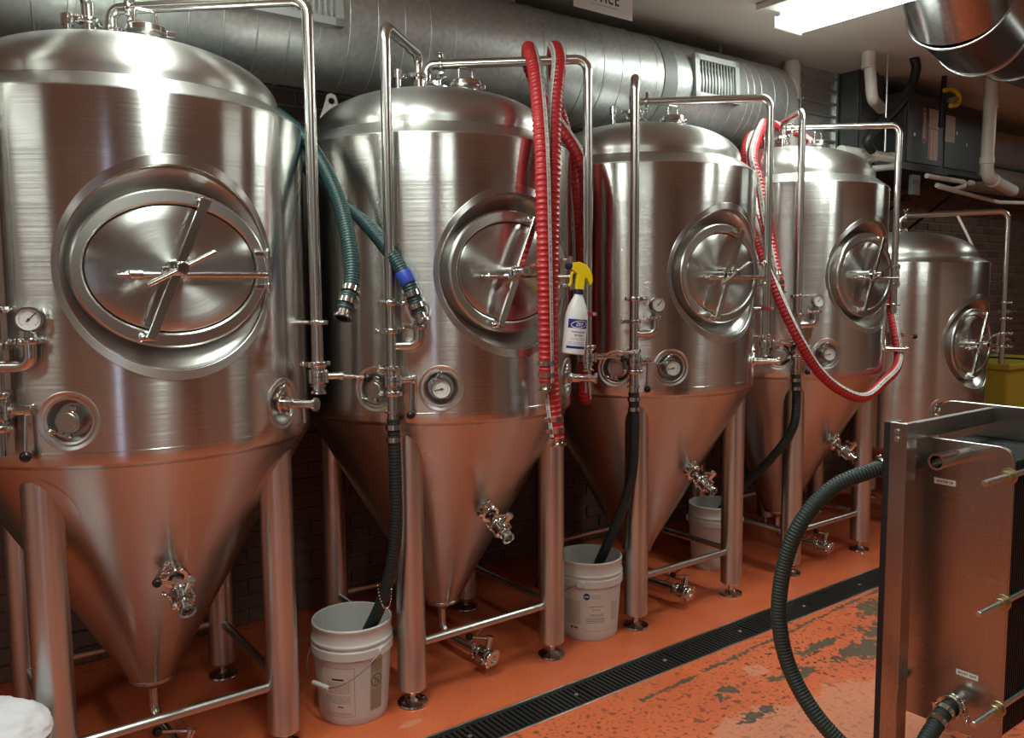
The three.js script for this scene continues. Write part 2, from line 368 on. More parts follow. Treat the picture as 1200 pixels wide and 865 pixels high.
// fluorescent fixtures
M.lens = std('lamp_lens', col(0.9, 0.9, 0.88), 0.4, 0, { emissive: LAMP_COLOR, emissiveIntensity: 5 });
M.lensDim = std('dim_lamp_lens', col(0.9, 0.9, 0.88), 0.4, 0, { emissive: LAMP_COLOR, emissiveIntensity: 2 });
M.housing = std('lamp_housing', col(0.7, 0.69, 0.66), 0.45);
for (const f of FIXTURES) {
  const t = thing('ceiling_light', f.label, 'light', [f.x, CEIL - 0.10, f.z0]), L = f.len;
  part(t, 'reflector', [box(0.5, 0.012, L + 0.03, 0, 0.094, L / 2, 0.004), plainBox(0.012, 0.035, L + 0.03, -0.244, 0.08, L / 2), plainBox(0.012, 0.035, L + 0.03, 0.244, 0.08, L / 2)], M.housing);
  part(t, 'housing', [box(0.14, 0.05, L, 0, 0.075, L / 2, 0.004)], M.housing);
  part(t, 'lens', () => { const s = new THREE.Shape(); s.moveTo(-0.115, 0.045); s.lineTo(-0.115, 0.02); s.quadraticCurveTo(-0.11, -0.005, -0.085, -0.005); s.lineTo(0.085, -0.005); s.quadraticCurveTo(0.11, -0.005, 0.115, 0.02); s.lineTo(0.115, 0.045); s.lineTo(-0.115, 0.045); return new THREE.ExtrudeGeometry(s, { depth: L - 0.03, bevelEnabled: false, curveSegments: 5 }).translate(0, 0, 0.015); }, f.power === 1 ? M.lens : M.lensDim, 'lamp_lens_' + L);
  part(t, 'end_cap', box(0.25, 0.062, 0.014, 0, 0.021, 0.006, 0.004), M.housing);
  part(t, 'end_cap', box(0.25, 0.062, 0.014, 0, 0.021, L - 0.006, 0.004), M.housing);
  const light = new THREE.RectAreaLight(LAMP_COLOR, LAMP_RADIANCE * f.power, 0.2, L - 0.06);
  light.position.set(f.x, CEIL - 0.112, f.z0 + L / 2); light.rotation.x = -Math.PI / 2; light.castShadow = true; light.name = 'fluorescent_glow'; scene.add(light);
}

// ---------------------------------------------------------------- tanks
const R = 0.57;
const csg = new Evaluator(); csg.useGroups = false; csg.attributes = ['position', 'normal', 'uv'];
const at = (phi, r, y) => V(r * Math.sin(phi), y, r * Math.cos(phi));
const D2R = Math.PI / 180;
const PORTS = { therm: -30.3 * D2R, left: -55 * D2R, sample: 36 * D2R };
function ellipsePrism(a, b, y, z0, z1) {
  const s = new THREE.Shape(); s.absellipse(0, 0, a, b, 0, Math.PI * 2);
  return new THREE.ExtrudeGeometry(s, { depth: z1 - z0, bevelEnabled: false, curveSegments: 48 }).translate(0, y, z0);
}
function shellSolid(y0, y1, hy, ports) {
  const prof = [[0, y0], [R, y0]];
  for (let k = 0; k <= 6; k++) prof.push([R, lerp(y0, y1 - 0.006, k / 6)]);
  prof.push([R - 0.002, y1 - 0.001], [R - 0.008, y1 + 0.001], [0, y1 + 0.001]);
  let b = new Brush(tidy(lathe(prof.filter((p, i) => !(i === 2)), 128)));
  const cut = (g) => { const t = new Brush(tidy(g)); t.updateMatrixWorld(); b = csg.evaluate(b, t, SUBTRACTION); };
  b.updateMatrixWorld();
  cut(ellipsePrism(0.288, 0.286, hy, 0.40, 0.8));
  for (const [phi, y] of ports) cut(cyl(at(phi, 0.50, y), at(phi, 0.7, y), 0.066, 32));
  const g = b.geometry; tidy(g);
  // the caps inside the vessel are never seen: keep them, they close the shell
  return g;
}
// the manway: border sheet on the shell, sloping recess, oval neck ring, domed door
const MW = { a1: 0.306, b1: 0.318, a2: 0.290, b2: 0.288, a3: 0.272, b3: 0.228, ad: 0.234, bd: 0.180, zr: 0.475, zf: 0.535 };
function loop(fn, n = 96) { const o = []; for (let k = 0; k <= n; k++) { const t = Math.PI * 2 * k / n; o.push(fn(Math.cos(t), Math.sin(t))); } return o; }
function loft(loops, creaseAll = true) {      // strips between closed loops; every strip has its own normals
  const pos = [], nor = [], uv = [], idx = []; let run = 0;
  for (let l = 0; l < loops.length - 1; l++) {
    const A = loops[l], B = loops[l + 1], n = A.length, base = pos.length / 3; let arc = 0; const len = A[0].distanceTo(B[0]);
    for (let k = 0; k < n; k++) {
      const k0 = k === 0 ? n - 2 : k - 1, k1 = k === n - 1 ? 1 : k + 1;
      const t = A[k1].clone().sub(A[k0]).add(B[k1]).sub(B[k0]), d = B[k].clone().sub(A[k]), nn = t.cross(d).normalize();
      if (k) arc += A[k].distanceTo(A[k - 1]);
      pos.push(A[k].x, A[k].y, A[k].z, B[k].x, B[k].y, B[k].z); nor.push(nn.x, nn.y, nn.z, nn.x, nn.y, nn.z); uv.push(arc, run, arc, run + len);
    }
    for (let k = 0; k < n - 1; k++) { const a = base + 2 * k; idx.push(a, a + 2, a + 1, a + 2, a + 3, a + 1); }
    run += len;
  }
  const g = geo(pos, nor, uv, idx);
  if (!creaseAll) {   // average normals of coincident rings
    const P = g.attributes.position, N = g.attributes.normal, map = new Map();
    for (let i = 0; i < P.count; i++) { const k = [P.getX(i), P.getY(i), P.getZ(i)].map((v) => v.toFixed(5)).join(); const s = map.get(k) ?? V(0, 0, 0); s.add(V(N.getX(i), N.getY(i), N.getZ(i))); map.set(k, s); }
    for (let i = 0; i < P.count; i++) { const k = [P.getX(i), P.getY(i), P.getZ(i)].map((v) => v.toFixed(5)).join(); const s = map.get(k).clone().normalize(); N.setXYZ(i, s.x, s.y, s.z); }
  }
  return g;
}
function manway(t, hy) {
  const onShell = (a, b, lift) => loop((c, s) => { const x = a * c; return V(x, hy + b * s, Math.sqrt((R + lift) ** 2 - x * x)); });
  const oval = (a, b, z) => loop((c, s) => V(a * c, hy + b * s, z));
  const m = sub(t, 'manway');
  part(m, 'collar', () => [loft([onShell(MW.a1, MW.b1, 0), onShell(MW.a1 - 0.001, MW.b1 - 0.001, 0.002), onShell(MW.a2 + 0.002, MW.b2 + 0.002, 0.002), onShell(MW.a2, MW.b2, -0.001), loop((c, s) => { const x = lerp(MW.a2, MW.a3, 0.15) * c, y = lerp(MW.b2, MW.b3, 0.1) * s; return V(x, hy + y, lerp(Math.sqrt(R * R - (MW.a2 * c) ** 2), MW.zr, 0.3)); }), oval(MW.a3 - 0.003, MW.b3 - 0.003, MW.zr)])], M.door, 'collar' + hy);
  part(m, 'neck_ring', () => loft([oval(MW.a3, MW.b3, MW.zr - 0.02), oval(MW.a3, MW.b3, MW.zf - 0.008), oval(MW.a3 - 0.0025, MW.b3 - 0.0025, MW.zf - 0.003), oval(MW.a3 - 0.007, MW.b3 - 0.007, MW.zf), oval(MW.ad + 0.010, MW.bd + 0.010, MW.zf + 0.002), oval(MW.ad + 0.005, MW.bd + 0.005, MW.zf - 0.001), oval(MW.ad + 0.003, MW.bd + 0.003, MW.zf - 0.006), oval(MW.ad + 0.003, MW.bd + 0.003, MW.zf - 0.03)]), M.satin, 'neck' + hy);
  part(m, 'gasket', () => loft([oval(MW.ad + 0.004, MW.bd + 0.004, MW.zf - 0.012), oval(MW.ad - 0.006, MW.bd - 0.006, MW.zf - 0.012)]), M.gasket, 'gask' + hy);
  part(m, 'door', () => {
    const k = [[1, -0.010], [0.995, -0.003], [0.985, -0.001], [0.75, -0.0045], [0.5, -0.0075], [0.25, -0.0095], [0.08, -0.010]];
    return [loft(k.map(([f, dz]) => oval(MW.ad * f, MW.bd * f, MW.zf + dz)), false), cyl(V(0, hy, MW.zf - 0.014), V(0, hy, MW.zf + 0.024), 0.026, 24)];
  }, M.door, 'door' + hy);
  // strongback bar across the door, hooked on two lugs of the ring
  const tilt = 23 * D2R, ux = Math.sin(tilt), uy = Math.cos(tilt);
  part(m, 'clamp_bar', () => { const g = box(0.026, 0.43, 0.012, 0, 0, 0, 0.002); const e1 = box(0.03, 0.02, 0.036, 0, 0.205, -0.014, 0.002), e2 = box(0.03, 0.02, 0.036, 0, -0.205, -0.014, 0.002); return [g, e1, e2].map((q) => q.rotateZ(-tilt).translate(0, hy, MW.zf + 0.044)); }, M.pol, 'bar' + hy);
  for (const s of [1, -1]) part(m, 'bar_lug', () => cyl(V(ux * 0.212 * s - 0.022, hy + uy * 0.212 * s, MW.zf + 0.016), V(ux * 0.212 * s + 0.022, hy + uy * 0.212 * s, MW.zf + 0.016), 0.011), M.pol, 'lug' + hy + s);
  part(m, 'swing_arm', () => [cyl(V(-0.12, hy - 0.018, MW.zf + 0.026), V(0.262, hy - 0.018, MW.zf + 0.034), 0.0085), cyl(V(-0.128, hy - 0.018, MW.zf + 0.026), V(-0.092, hy - 0.018, MW.zf + 0.026), 0.013), cyl(V(-0.15, hy - 0.018, MW.zf + 0.022), V(-0.12, hy - 0.018, MW.zf + 0.022), 0.005), box(0.03, 0.03, 0.03, -0.03, hy - 0.010, MW.zf + 0.03)], M.pol, 'arm' + hy);
  part(m, 'hinge', () => [cyl(V(0.262, hy - 0.07, MW.zf + 0.034), V(0.262, hy + 0.062, MW.zf + 0.034), 0.0075), ...[-0.052, 0.046].map((d) => [box(0.045, 0.014, 0.014, 0.245, hy + d, MW.zf + 0.024), cyl(V(0.262, hy + d - 0.01, MW.zf + 0.034), V(0.262, hy + d + 0.01, MW.zf + 0.034), 0.012)])], M.pol, 'hinge' + hy);
  part(m, 'wing_handle', () => { const g = cyl(V(0, -0.105, 0), V(0, 0.105, 0), 0.0075).rotateZ(-63 * D2R).translate(0, hy, MW.zf + 0.078); return [g, cyl(V(0, hy, MW.zf + 0.02), V(0, hy, MW.zf + 0.092), 0.0115), cyl(V(0, hy, MW.zf + 0.064), V(0, hy, MW.zf + 0.092), 0.019, 6), box(0.05, 0.04, 0.014, -0.005, hy, MW.zf + 0.055)]; }, M.pol, 'wing' + hy);
  return m;
}
// round dish let into the shell for a fitting
function portPad(t, phi, y) {
  const g = memo('portpad', () => {
    const prof = [[0.083, -0.006], [0.083, 0.002], [0.081, 0.0028], [0.060, -0.004], [0.056, -0.010], [0.046, -0.038], [0.0, -0.038]].reverse();
    const q = lathe(prof, 40), p = q.attributes.position;
    for (let i = 0; i < p.count; i++) p.setY(i, p.getY(i) - p.getX(i) ** 2 / (2 * R));
    return q;
  });
  const m = part(t, 'port_pad', g, M.pad);
  const d = V(Math.sin(phi), 0, Math.cos(phi)), x = V(Math.cos(phi), 0, -Math.sin(phi));
  m.applyMatrix4(new THREE.Matrix4().makeBasis(x, d, x.clone().cross(d)).setPosition(at(phi, R, y)));
  return m;
}
// sanitary clamp ring round axis y, tube radius about 0.019
function clampGeo(k = 1) {
  const o = [lathe([[0.021 * k, -0.009 * k], [0.030 * k, -0.009 * k], [0.032 * k, -0.006 * k], [0.032 * k, 0.006 * k], [0.030 * k, 0.009 * k], [0.021 * k, 0.009 * k]], 24)];
  o.push(box(0.016 * k, 0.018 * k, 0.014 * k, 0.036 * k, 0, 0.006 * k, 0.002), box(0.016 * k, 0.018 * k, 0.014 * k, 0.036 * k, 0, -0.010 * k, 0.002), box(0.014 * k, 0.016 * k, 0.02 * k, -0.036 * k, 0, 0, 0.003));
  o.push(cyl(V(0.04 * k, 0, -0.022 * k), V(0.04 * k, 0, 0.034 * k), 0.0035 * k, 8), torus(V(0.04 * k, 0, 0.036 * k), V(1, 0, 0), 0.008 * k, 0.003 * k, 6, 12), cyl(V(0.04 * k, 0, 0.018 * k), V(0.04 * k, 0, 0.03 * k), 0.007 * k, 8));
  return o;
}
function clampRing(t, p, dir, toward = V(1, 0, 0), k = 1) {
  const m = part(t, 'clamp', memo('clamp' + k, () => clampGeo(k)), M.pol);
  const y = dir.clone().normalize(), z = toward.clone().cross(y).normalize(), x = y.clone().cross(z);
  m.applyMatrix4(new THREE.Matrix4().makeBasis(x, y, z).setPosition(p)); return m;
}
// butterfly valve: axis y through the body, stem along +x, handle down -y or out along the stem
function valve(t, p, dir, toward, style, k = 1, name = 'butterfly_valve') {
  const g = sub(t, name);
  part(g, 'body', memo('valve_body' + k, () => [lathe([[0.0, -0.034], [0.021, -0.034], [0.026, -0.034], [0.026, -0.027], [0.021, -0.026], [0.022, -0.017], [0.034, -0.016], [0.034, -0.001], [0.031, 0], [0.034, 0.001], [0.034, 0.016], [0.022, 0.017], [0.021, 0.026], [0.026, 0.027], [0.026, 0.034], [0.021, 0.034], [0, 0.034]].map(([a, b]) => [a * k, b * k]), 24), ...[[1, 1], [1, -1], [-1, 1], [-1, -1]].map(([a, b]) => cyl(V(0.026 * a * k, -0.02 * k, 0.026 * b * k), V(0.026 * a * k, 0.02 * k, 0.026 * b * k), 0.0055 * k, 8))]), M.pol);
  part(g, 'stem', memo('valve_stem' + k, () => [cyl(V(0.03 * k, 0, 0), V(0.072 * k, 0, 0), 0.0125 * k), cyl(V(0.066 * k, 0, 0), V(0.082 * k, 0, 0), 0.016 * k)]), M.pol);
  const h = style === 'down' ? [V(0.068 * k, 0, 0.006), V(0.062 * k, -0.125 * k, 0.012)] : style === 'side' ? [V(0.074 * k, 0, 0), V(0.074 * k, 0, -0.11 * k)] : [V(0.08 * k, 0, 0), V(0.165 * k, -0.012 * k, 0)];
  part(g, 'handle', memo('valve_handle' + style + k, () => cyl(h[0], h[1], 0.0055 * k, 10)), M.pol);
  part(g, 'knob', memo('valve_knob' + style + k, () => ball(h[1], 0.0155 * k, 16)), M.knob);
  const y = dir.clone().normalize(), z = toward.clone().cross(y).normalize(), x = y.clone().cross(z);
  g.applyMatrix4(new THREE.Matrix4().makeBasis(x, y, z).setPosition(p)); return g;
}
const dialPrint = print(256, 256, (x, w) => {
  x.fillStyle = '#d9d7d2'; x.fillRect(0, 0, w, w); x.translate(w / 2, w / 2); x.strokeStyle = '#333';
  for (let k = 0; k <= 50; k++) { const a = (135 + 270 * k / 50) * D2R, l = k % 10 ? 8 : 18; x.lineWidth = k % 10 ? 2 : 4; x.beginPath(); x.moveTo(Math.cos(a) * 100, Math.sin(a) * 100); x.lineTo(Math.cos(a) * (100 - l), Math.sin(a) * (100 - l)); x.stroke(); }
  x.beginPath(); x.lineWidth = 2; x.arc(0, 0, 101, 135 * D2R, 405 * D2R); x.stroke();
});
M.dial = std('printed_dial', col(1, 1, 1), 0.5, 0, { map: dialPrint });
M.needle = std('dial_needle', col(0.02, 0.02, 0.02), 0.5);
M.lensGlass = std('dial_glass', col(1, 1, 1), 0.02, 0, { transmission: 1, thickness: 0, ior: 1.45 });
// dial instrument facing local +y, radius r
function dialGauge(t, name, p, dir, up, r, needleDeg) {
  const g = sub(t, name);
  part(g, 'case', memo('gauge_case' + r, () => lathe([[0, -0.022], [r * 0.9, -0.022], [r, -0.018], [r, 0.004], [r * 0.97, 0.006], [r * 0.88, 0.006], [r * 0.86, 0.001]], 36)), M.pol);
  const d = part(g, 'dial', memo('gauge_dial' + r, () => { const c = new THREE.CircleGeometry(r * 0.87, 36); c.rotateX(-Math.PI / 2); return c; }), M.dial);
  d.position.y = 0.0005;
  const n = part(g, 'needle', memo('gauge_needle' + r, () => [box(r * 0.07, 0.0012, r * 0.95, 0, 0, -r * 0.25, 0), cyl(V(0, -0.0005, 0), V(0, 0.002, 0), r * 0.1, 12)]), M.needle);
  n.position.y = 0.0022; n.rotation.y = -needleDeg * D2R;
  const w = part(g, 'glass', memo('gauge_glass' + r, () => { const c = new THREE.CircleGeometry(r * 0.88, 36); c.rotateX(-Math.PI / 2); return c; }), M.lensGlass); w.position.y = 0.0052;
  const y = dir.clone().normalize(), z = up.clone().multiplyScalar(-1), x = y.clone().cross(z).normalize(), zz = x.clone().cross(y);
  g.applyMatrix4(new THREE.Matrix4().makeBasis(x, y, zz).setPosition(p)); return g;
}
const CONE = { r0: 0.075, y0: 0.235, r1: 0.556, y1: 1.09 };
const coneR = (y) => lerp(CONE.r0, CONE.r1, (y - CONE.y0) / (CONE.y1 - CONE.y0));
const coneY = (r) => lerp(CONE.y0, CONE.y1, (r - CONE.r0) / (CONE.r1 - CONE.r0));
const CN = (() => { const a = CONE.y1 - CONE.y0, b = CONE.r1 - CONE.r0, l = Math.hypot(a, b); return { r: a / l, y: -b / l }; })();
function conePatch(phi, r, rx, ry, lift) {
  const pos = [], nor = [], uv = [], idx = [], n = 40, rings = [0, 0.5, 0.97, 1, 1.0];
  const ts = { r: -CN.y, y: CN.r };
  rings.forEach((f, j) => { for (let k = 0; k <= n; k++) {
    const a = Math.PI * 2 * k / n, s = f * rx * Math.cos(a), q = f * ry * Math.sin(a), rr = r + ts.r * q, ph = phi + s / rr, l = j < 3 ? lift : j === 3 ? lift * 0.6 : -0.004;
    const R2 = rr + CN.r * l, y = coneY(r) + ts.y * q + CN.y * l; pos.push(R2 * Math.sin(ph), y, R2 * Math.cos(ph)); nor.push(CN.r * Math.sin(ph), CN.y, CN.r * Math.cos(ph)); uv.push(s, q);
  } });
  for (let j = 0; j < rings.length - 1; j++) for (let k = 0; k < n; k++) { const a = j * (n + 1) + k, b = a + n + 1; idx.push(a, b, a + 1, a + 1, b, b + 1); }
  return geo(pos, nor, uv, idx);
}
const LEG = { x: 0.345, z: 0.34, r: 0.055 };
const PL = V(-0.445, 0, 0.417), PR = V(0.47, 0, 0.432);      // cleaning pipe, blow-off pipe

function topFittings(t, yTop, lowered = 0) {
  // spray-ball port, blow-off port, gas fitting, capped hatch with wire handle
  const d = -lowered;
  part(t, 'port_neck', () => cyl(V(-0.105, 2.35 + d, 0.06), V(-0.105, 2.445 + d, 0.06), 0.0205), M.pol, 'neck1' + lowered);
  part(t, 'port_neck', () => cyl(V(-0.02, 2.36 + d, -0.02), V(-0.02, 2.44 + d, -0.02), 0.0205), M.pol, 'neck2' + lowered);
  part(t, 'port_neck', () => cyl(V(0.06, 2.36 + d, -0.06), V(0.06, 2.43 + d, -0.06), 0.02), M.pol, 'neck3' + lowered);
  part(t, 'gas_fitting', () => [cyl(V(-0.15, 2.36 + d, -0.03), V(-0.15, 2.45 + d, -0.03), 0.013), cyl(V(-0.15, 2.44 + d, -0.03), V(-0.15, 2.475 + d, -0.03), 0.019)], M.pol, 'gasfit' + lowered);
  clampRing(t, V(-0.105, 2.436 + d, 0.06), Y, V(-1, 0, 0.4)); clampRing(t, V(-0.02, 2.436 + d, -0.02), Y, V(0.5, 0, 1));
  clampRing(t, V(0.06, 2.436 + d, -0.06), Y, V(0.3, 0, 1), 0.9);
  part(t, 'relief_valve', () => [cyl(V(0.06, 2.44 + d, -0.06), V(0.06, 2.475 + d, -0.06), 0.013), torus(V(0.045, 2.478 + d, -0.03), V(0.3, 0.2, 1), 0.016, 0.003, 6, 16), cyl(V(0.06, 2.47 + d, -0.06), V(0.085, 2.485 + d, -0.03), 0.006)], M.pol, 'relief' + lowered);
  const h = sub(t, 'hatch'), hx = 0.035, hz = 0.19, e = d - 0.022;
  part(h, 'neck', () => lathe([[0.044, 2.33 + d], [0.044, 2.40 + e], [0.052, 2.405 + e], [0.054, 2.414 + e], [0.046, 2.418 + e]], 28).translate(hx, 0, hz), M.satin, 'hneck' + lowered);
  part(h, 'clamp', () => [lathe([[0.05, 2.406 + e], [0.06, 2.408 + e], [0.063, 2.414 + e], [0.06, 2.43 + e], [0.05, 2.432 + e]], 28).translate(hx, 0, hz), box(0.028, 0.02, 0.03, hx + 0.072, 2.419 + e, hz)], M.pol, 'hclamp' + lowered);
  part(h, 'lid', () => lathe([[0.056, 2.43 + e], [0.05, 2.436 + e], [0, 2.437 + e]], 28).translate(hx, 0, hz), M.satin, 'hlid' + lowered);
  part(h, 'handle', () => pipe([V(hx - 0.032, 2.43 + e, hz), V(hx - 0.032, 2.485 + e, hz), V(hx + 0.032, 2.485 + e, hz), V(hx + 0.032, 2.43 + e, hz)], 0.005, 0.012, 8), M.pol, 'hhandle' + lowered);
}
function lug(t, phi, y, r) {
  const g = memo('lug', () => { const s = new THREE.Shape(); s.moveTo(-0.06, -0.03); s.lineTo(0.06, -0.03); s.lineTo(0.024, 0.07); s.quadraticCurveTo(0.022, 0.098, 0, 0.1); s.quadraticCurveTo(-0.022, 0.098, -0.024, 0.07); s.lineTo(-0.06, -0.03); const h = new THREE.Path(); h.absarc(0, 0.07, 0.014, 0, Math.PI * 2, true); s.holes.push(h); return new THREE.ExtrudeGeometry(s, { depth: 0.009, bevelEnabled: true, bevelSize: 0.001, bevelThickness: 0.001, bevelSegments: 1, curveSegments: 10 }); });
  const m = part(t, 'lifting_lug', g, M.satin); m.position.copy(at(phi, r, y)); m.rotation.y = phi + Math.PI / 2 + (phi < 0 ? 0.5 : -0.5); return m;
}

function fermenter(x, label, opt) {
  const t = thing('fermenter_tank', label, 'tank', [x, 0, 0], 'conical fermenters in a row');
  const HY = 1.648;
  part(t, 'shell', () => shellSolid(1.135, 2.135, HY, [[PORTS.therm, 1.23], [PORTS.left, 1.225], [PORTS.sample, 1.222]]), M.shell, 'shell');
  part(t, 'lower_band', () => lathe([[CONE.r1, CONE.y1], [R - 0.002, CONE.y1 + 0.010], [R + 0.0015, CONE.y1 + 0.016], [R + 0.0015, 1.139], [R, 1.14]], 128), M.shell, 'band');
  part(t, 'shoulder', () => lathe([[R - 0.004, 2.135], [R - 0.005, 2.139], [R - 0.012, 2.143], [0.503, 2.186], [0.494, 2.189]], 128), M.dome, 'shoulder');
  part(t, 'dome', () => { const p = [[0.494, 2.182], [0.493, 2.205]]; for (let k = 0; k <= 22; k++) { const a = k / 22 * Math.PI / 2; p.push([0.4935 * Math.cos(a) ** 0.84, 2.21 + 0.178 * Math.sin(a) ** 1.1]); } p[p.length - 1][0] = 0; return lathe(p, 128); }, M.dome, 'dome');
  part(t, 'weld_seam', () => torus(V(0, 2.188, 0), Y, 0.4945, 0.0022, 5, 96), M.pol, 'weldseam');
  part(t, 'cone', () => { const p = []; for (let k = 0; k <= 8; k++) { const y = lerp(CONE.y0, CONE.y1, k / 8); p.push([coneR(y), y]); } return lathe([[0, CONE.y0], ...p], 128); }, M.cone, 'cone');
  for (const sx of [-1, 1]) for (const sz of [1, -1]) {
    const l = part(t, 'leg', memo('leg', () => lathe([[0, 0.062], [LEG.r - 0.004, 0.062], [LEG.r, 0.066], [LEG.r, 0.3], [LEG.r, 0.6], [LEG.r, 1.05], [0, 1.05]], 28)), M.leg);
    l.position.set(sx * LEG.x, 0, sz * LEG.z);
    part(l, 'foot', memo('foot', () => [cyl(V(0, 0.01, 0), V(0, 0.07, 0), 0.013), lathe([[0, 0], [0.056, 0], [0.06, 0.003], [0.058, 0.009], [0.03, 0.014], [0.02, 0.022], [0, 0.022]], 28)]), M.pol);
    part(t, 'leg_pad', memo('legpad' + sx + sz, () => conePatch(Math.atan2(sx * LEG.x, sz * LEG.z), 0.484, 0.105, 0.125, 0.003)), M.cone);
  }
  for (const s of [1, -1]) {
    part(t, 'cross_bar', memo('xbar' + s, () => cyl(V(-LEG.x, 0.232, s * LEG.z), V(LEG.x, 0.232, s * LEG.z), 0.0165)), M.satin);
    part(t, 'cross_bar', memo('zbar' + s, () => cyl(V(s * LEG.x, 0.232, -LEG.z), V(s * LEG.x, 0.232, LEG.z), 0.0165)), M.satin);
  }
  manway(t, HY);
  for (const [phi, y] of [[PORTS.therm, 1.23], [PORTS.left, 1.225], [PORTS.sample, 1.222]]) portPad(t, phi, y);
  // lower ports
  const dT = at(PORTS.therm, 1, 0), dL = at(PORTS.left, 1, 0), dS = at(PORTS.sample, 1, 0);
  const pT = at(PORTS.therm, R, 1.23), pL = at(PORTS.left, R, 1.225), pS = at(PORTS.sample, R, 1.222);
  const cap = (p, d, k) => { const g = sub(t, 'capped_port'); part(g, 'ferrule', [cyl(p.clone().addScaledVector(d, -0.045), p.clone().addScaledVector(d, 0.004), 0.0205)], M.pol); clampRing(g, p.clone(), d, V(-0.4, -0.9, 0), k); part(g, 'cap', cyl(p.clone().addScaledVector(d, 0.004), p.clone().addScaledVector(d, 0.014), 0.026, 24), M.satin); return g; };
  cap(pL, dL, 1.15);
  if (opt.capped) cap(pT, dT, 1.05);
  else {
    const g = part(t, 'thermowell', [cyl(pT.clone().addScaledVector(dT, -0.045), pT.clone().addScaledVector(dT, 0.008), 0.0205)], M.pol);
    clampRing(t, pT.clone().addScaledVector(dT, -0.008), dT, V(-0.7, 0.7, 0), 1.05);
    dialGauge(t, 'dial_thermometer', pT.clone().addScaledVector(dT, 0.03), dT.clone().add(V(0.0, 0.05, 0)), Y, 0.036, -100);
  }
  { // sample valve: clamp, slim body pointing out, end cap, little outlet
    const g = sub(t, 'sample_valve');
    clampRing(g, pS.clone().addScaledVector(dS, -0.004), dS, V(-0.6, 0.8, 0.3), 1.05);
    part(g, 'body', [cyl(pS.clone().addScaledVector(dS, -0.045), pS.clone().addScaledVector(dS, 0.02), 0.0205), cyl(pS.clone().addScaledVector(dS, 0.02), pS.clone().addScaledVector(dS, 0.115), 0.014), cyl(pS.clone().addScaledVector(dS, 0.02), pS.clone().addScaledVector(dS, 0.05), 0.02, 6)], M.pol);
    part(g, 'end_knob', cyl(pS.clone().addScaledVector(dS, 0.112), pS.clone().addScaledVector(dS, 0.124), 0.022, 20), M.pol);
    part(g, 'spout', pipe([pS.clone().addScaledVector(dS, 0.075), pS.clone().addScaledVector(dS, 0.078).add(V(0, -0.06, 0))], 0.006, 0.01, 8), M.pol);
  }
  // cleaning pipe with gauge arm and valve
  const cp = sub(t, 'cleaning_pipe');
  part(cp, 'tube', () => pipe([V(PL.x, 1.30, PL.z), V(PL.x, 2.487, PL.z), V(-0.105, 2.522, 0.06), V(-0.105, 2.44, 0.06)], 0.019, 0.055, 18), M.tube, 'cptube');
  part(cp, 'gauge_arm', () => [pipe([V(PL.x + 0.01, 1.385, PL.z), V(-0.367, 1.385, PL.z + 0.055), V(-0.367, 1.448, PL.z + 0.055)], 0.0165, 0.045, 16)], M.tube, 'garm');
  clampRing(cp, V(PL.x, 1.538, PL.z), Y, V(1, 0, 0.25)); clampRing(cp, V(PL.x, 1.439, PL.z), Y, V(-1, 0, 0.3)); clampRing(cp, V(PL.x, 1.308, PL.z), Y, V(-0.8, 0, 0.8));
  clampRing(cp, V(-0.367, 1.454, PL.z + 0.055), Y, V(-1, 0, 0.5), 0.9);
  part(t, 'gauge_stem', () => [cyl(V(-0.367, 1.452, PL.z + 0.055), V(-0.367, 1.482, PL.z + 0.055), 0.009), box(0.022, 0.014, 0.022, -0.367, 1.468, PL.z + 0.055, 0.002)], M.pol, 'gstem');
  dialGauge(t, 'pressure_gauge', V(-0.367, 1.512, PL.z + 0.07), V(opt.gauge ?? -0.35, 0.12, 0.95), Y, 0.034, 45);
  valve(t, V(PL.x, 1.262, PL.z), Y, V(1, 0, 0.35), 'down');
  clampRing(cp, V(PL.x, 1.217, PL.z), Y, V(-0.6, 0, -0.8));
  part(cp, 'hose_tail', () => cyl(V(PL.x, 1.14, PL.z), V(PL.x, 1.222, PL.z), 0.0185), M.pol, 'htail');
  // blow-off pipe
  const bp = sub(t, 'blow_off_pipe');
  part(bp, 'tube', () => pipe([V(PR.x, 1.335, PR.z), V(PR.x, 2.512, PR.z), V(-0.02, 2.512, -0.02), V(-0.02, 2.44, -0.02)], 0.019, 0.05, 18), M.tube, 'bptube');
  clampRing(bp, V(0.03, 2.512, 0.02), V(-0.73, 0, -0.68), V(0, 1, 0), 0.95);
  clampRing(bp, V(PR.x, 1.34, PR.z), Y, V(-1, 0, 0.1)); clampRing(bp, V(PR.x, 1.478, PR.z), Y, V(0.6, 0, 0.8), 0.8);
  part(bp, 'standoff', () => [cyl(at(47.4 * D2R, R - 0.01, 1.478), V(PR.x - 0.012, 1.478, PR.z - 0.01), 0.006), cyl(at(52 * D2R, R - 0.01, 1.478), V(PR.x + 0.01, 1.478, PR.z - 0.012), 0.006)], M.pol, 'standoff');
  if (opt.redPad) part(bp, 'bracket_pad', () => lathe([[0.0195, -0.008], [0.0275, -0.008], [0.0275, 0.008], [0.0195, 0.008]], 20).translate(PR.x, 1.478, PR.z), M.red, 'redpad');
  valve(t, V(PR.x, 1.298, PR.z), Y, V(0.94, 0, 0.34), 'out');
  part(bp, 'open_ferrule', () => lathe([[0.0165, 1.24], [0.026, 1.24], [0.026, 1.246], [0.0195, 1.25], [0.0195, 1.27], [0.0165, 1.27]], 24).translate(PR.x, 0, PR.z), M.pol, 'openferrule');
